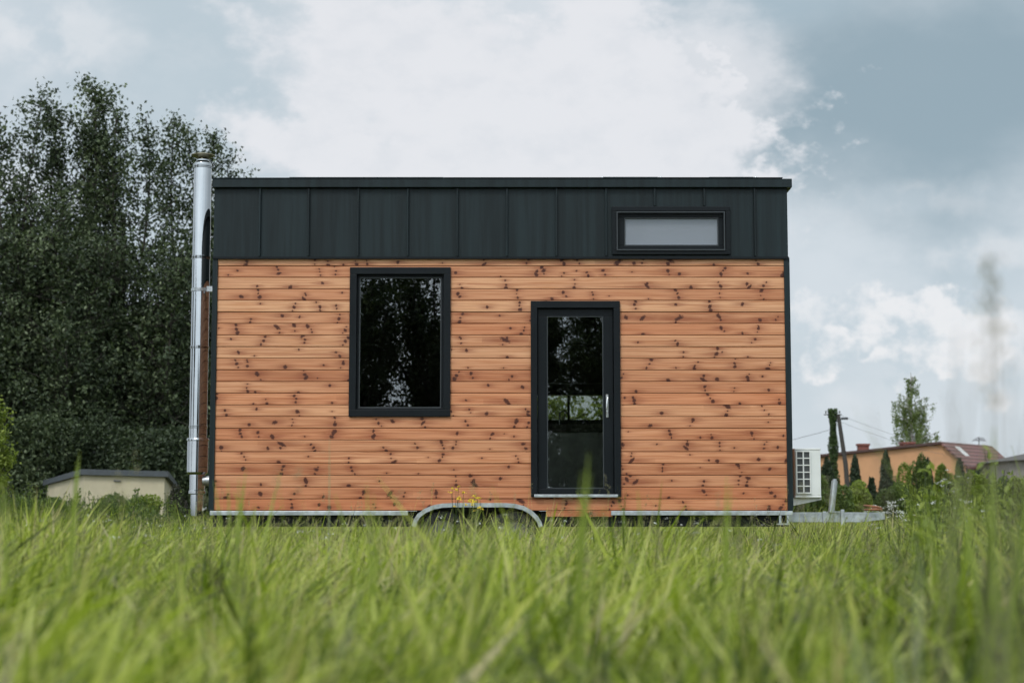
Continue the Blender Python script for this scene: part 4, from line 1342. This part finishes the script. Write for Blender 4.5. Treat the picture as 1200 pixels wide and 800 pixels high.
# slate patch upper right
dk = blob(1070, 125, 290, 175, .3, nA, .35, 1.3)
c = t.mix(t.math('MULTIPLY', dk, .95), c, darkc)
dk2 = blob(860, 10, 180, 45, .35, nA, .4, 1.3); c = t.mix(t.math('MULTIPLY', dk2, .8), c, (.40, .51, .58))
# blue grey opening upper left of the big cloud
dk3 = blob(220, 110, 120, 130, .5, nA, .3, 1.3); c = t.mix(t.math('MULTIPLY', dk3, .5), c, (.50, .60, .66))
# big white cloud
w1 = blob(590, 180, 290, 190, .5, nB, .72, 1.16); w1b = blob(640, 190, 285, 165, .55, nC, .7, 1.12)
w1 = t.math('MAXIMUM', w1, w1b)
w2 = blob(845, 85, 85, 85, .6, nB, .3, 1.35)
w3 = blob(430, 60, 150, 80, .8, nB, .5, 1.3)
wdet = None
wm = t.math('MAXIMUM', w1, t.math('MAXIMUM', t.math('MULTIPLY', w2, .8), w3))
wcol = t.mix(t.math('MULTIPLY', t.sstep(nC, .42, .72), .35), white, (.68, .72, .77))
c = t.mix(t.math('MULTIPLY', wm, .97), c, wcol)
# paler air low down
low = t.math('SUBTRACT', 1.0, t.sstep(el, -20, 330))
c = t.mix(t.math('MULTIPLY', low, .62), c, (.66, .73, .79))
# cumulus low right
def cumulus(c, px, py, a, b, k=1.0):
    cm = blob(px, py, a, b, .7 if k > .6 else .5, nCu, .76 if k > .6 else .35, 1.04 if k > .6 else 1.35)
    sh = t.mix(t.sstep(noise(38, 8, .55, (px * .01, 2, 1), zs=1.1), .40, .60), (.60, .68, .74), (.86, .87, .89))
    return t.mix(t.math('MULTIPLY', cm, k), c, sh)
c = cumulus(c, 990, 375, 110, 34, .7); c = cumulus(c, 1080, 405, 110, 58, 1); c = cumulus(c, 1075, 385, 62, 36, 1); c = cumulus(c, 962, 420, 52, 30, 1)
c = cumulus(c, 1165, 308, 80, 24, .5); c = cumulus(c, 1060, 245, 110, 22, .28); c = cumulus(c, 1180, 420, 90, 50, .5)
c = cumulus(c, 60, 60, 90, 50, .45)
# brighter cloud cover round the veiled sun, and overhead
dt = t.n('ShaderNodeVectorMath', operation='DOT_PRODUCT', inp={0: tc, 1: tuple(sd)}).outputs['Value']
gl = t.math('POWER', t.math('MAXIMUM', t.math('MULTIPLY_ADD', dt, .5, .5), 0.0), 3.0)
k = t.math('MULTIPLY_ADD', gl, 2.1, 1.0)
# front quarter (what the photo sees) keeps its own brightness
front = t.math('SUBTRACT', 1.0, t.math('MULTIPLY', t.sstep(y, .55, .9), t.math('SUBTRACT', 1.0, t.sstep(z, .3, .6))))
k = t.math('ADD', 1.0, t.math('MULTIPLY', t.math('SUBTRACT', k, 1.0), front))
gz_ = t.sstep(z, -.08, -.02)
sky = t.n('ShaderNodeTexSky', sky_type='NISHITA')
sky.sun_disc = False; sky.sun_elevation = SUN_EL; sky.sun_rotation = SUN_AZ; sky.air_density = 1.0; sky.dust_density = 2.0
bg1 = t.n('ShaderNodeBackground', inp={'Color': sky.outputs[0], 'Strength': .10})
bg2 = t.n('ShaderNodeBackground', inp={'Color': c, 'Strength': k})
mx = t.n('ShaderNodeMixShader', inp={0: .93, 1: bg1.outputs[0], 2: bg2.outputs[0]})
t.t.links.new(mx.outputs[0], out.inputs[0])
world.cycles.sampling_method = 'MANUAL'; world.cycles.sample_map_resolution = 512

sl = bpy.data.lights.new('sun', 'SUN'); sl.energy = 1.5; sl.angle = R(14); sl.color = (1.0, .95, .88)
so = bpy.data.objects.new('sun', sl); sc.collection.objects.link(so)
so.rotation_euler = (-sd).to_track_quat('-Z', 'Y').to_euler()

# ------------------------------------------------------------------ camera
cam = bpy.data.cameras.new('camera'); co = bpy.data.objects.new('camera', cam); sc.collection.objects.link(co)
cam.sensor_width = 36; cam.lens = FPX / 1200 * 36; cam.clip_end = 8000; cam.clip_start = .05
co.location = (0, 0, CH); co.rotation_euler = (math.pi / 2 + TH, 0, 0)
cam.dof.use_dof = True; cam.dof.focus_distance = D; cam.dof.aperture_fstop = 2.6
sc.camera = co

sc.view_settings.view_transform = 'Standard'; sc.view_settings.look = 'None'
sc.view_settings.exposure = 0.0; sc.view_settings.gamma = 1.0
sc.cycles.use_denoising = True
sc.cycles.max_bounces = 8; sc.cycles.transparent_max_bounces = 12
sc.cycles.diffuse_bounces = 3; sc.cycles.glossy_bounces = 4
sc.cycles.caustics_reflective = False; sc.cycles.caustics_refractive = False
sc.cycles.use_adaptive_sampling = True; sc.cycles.adaptive_threshold = .03
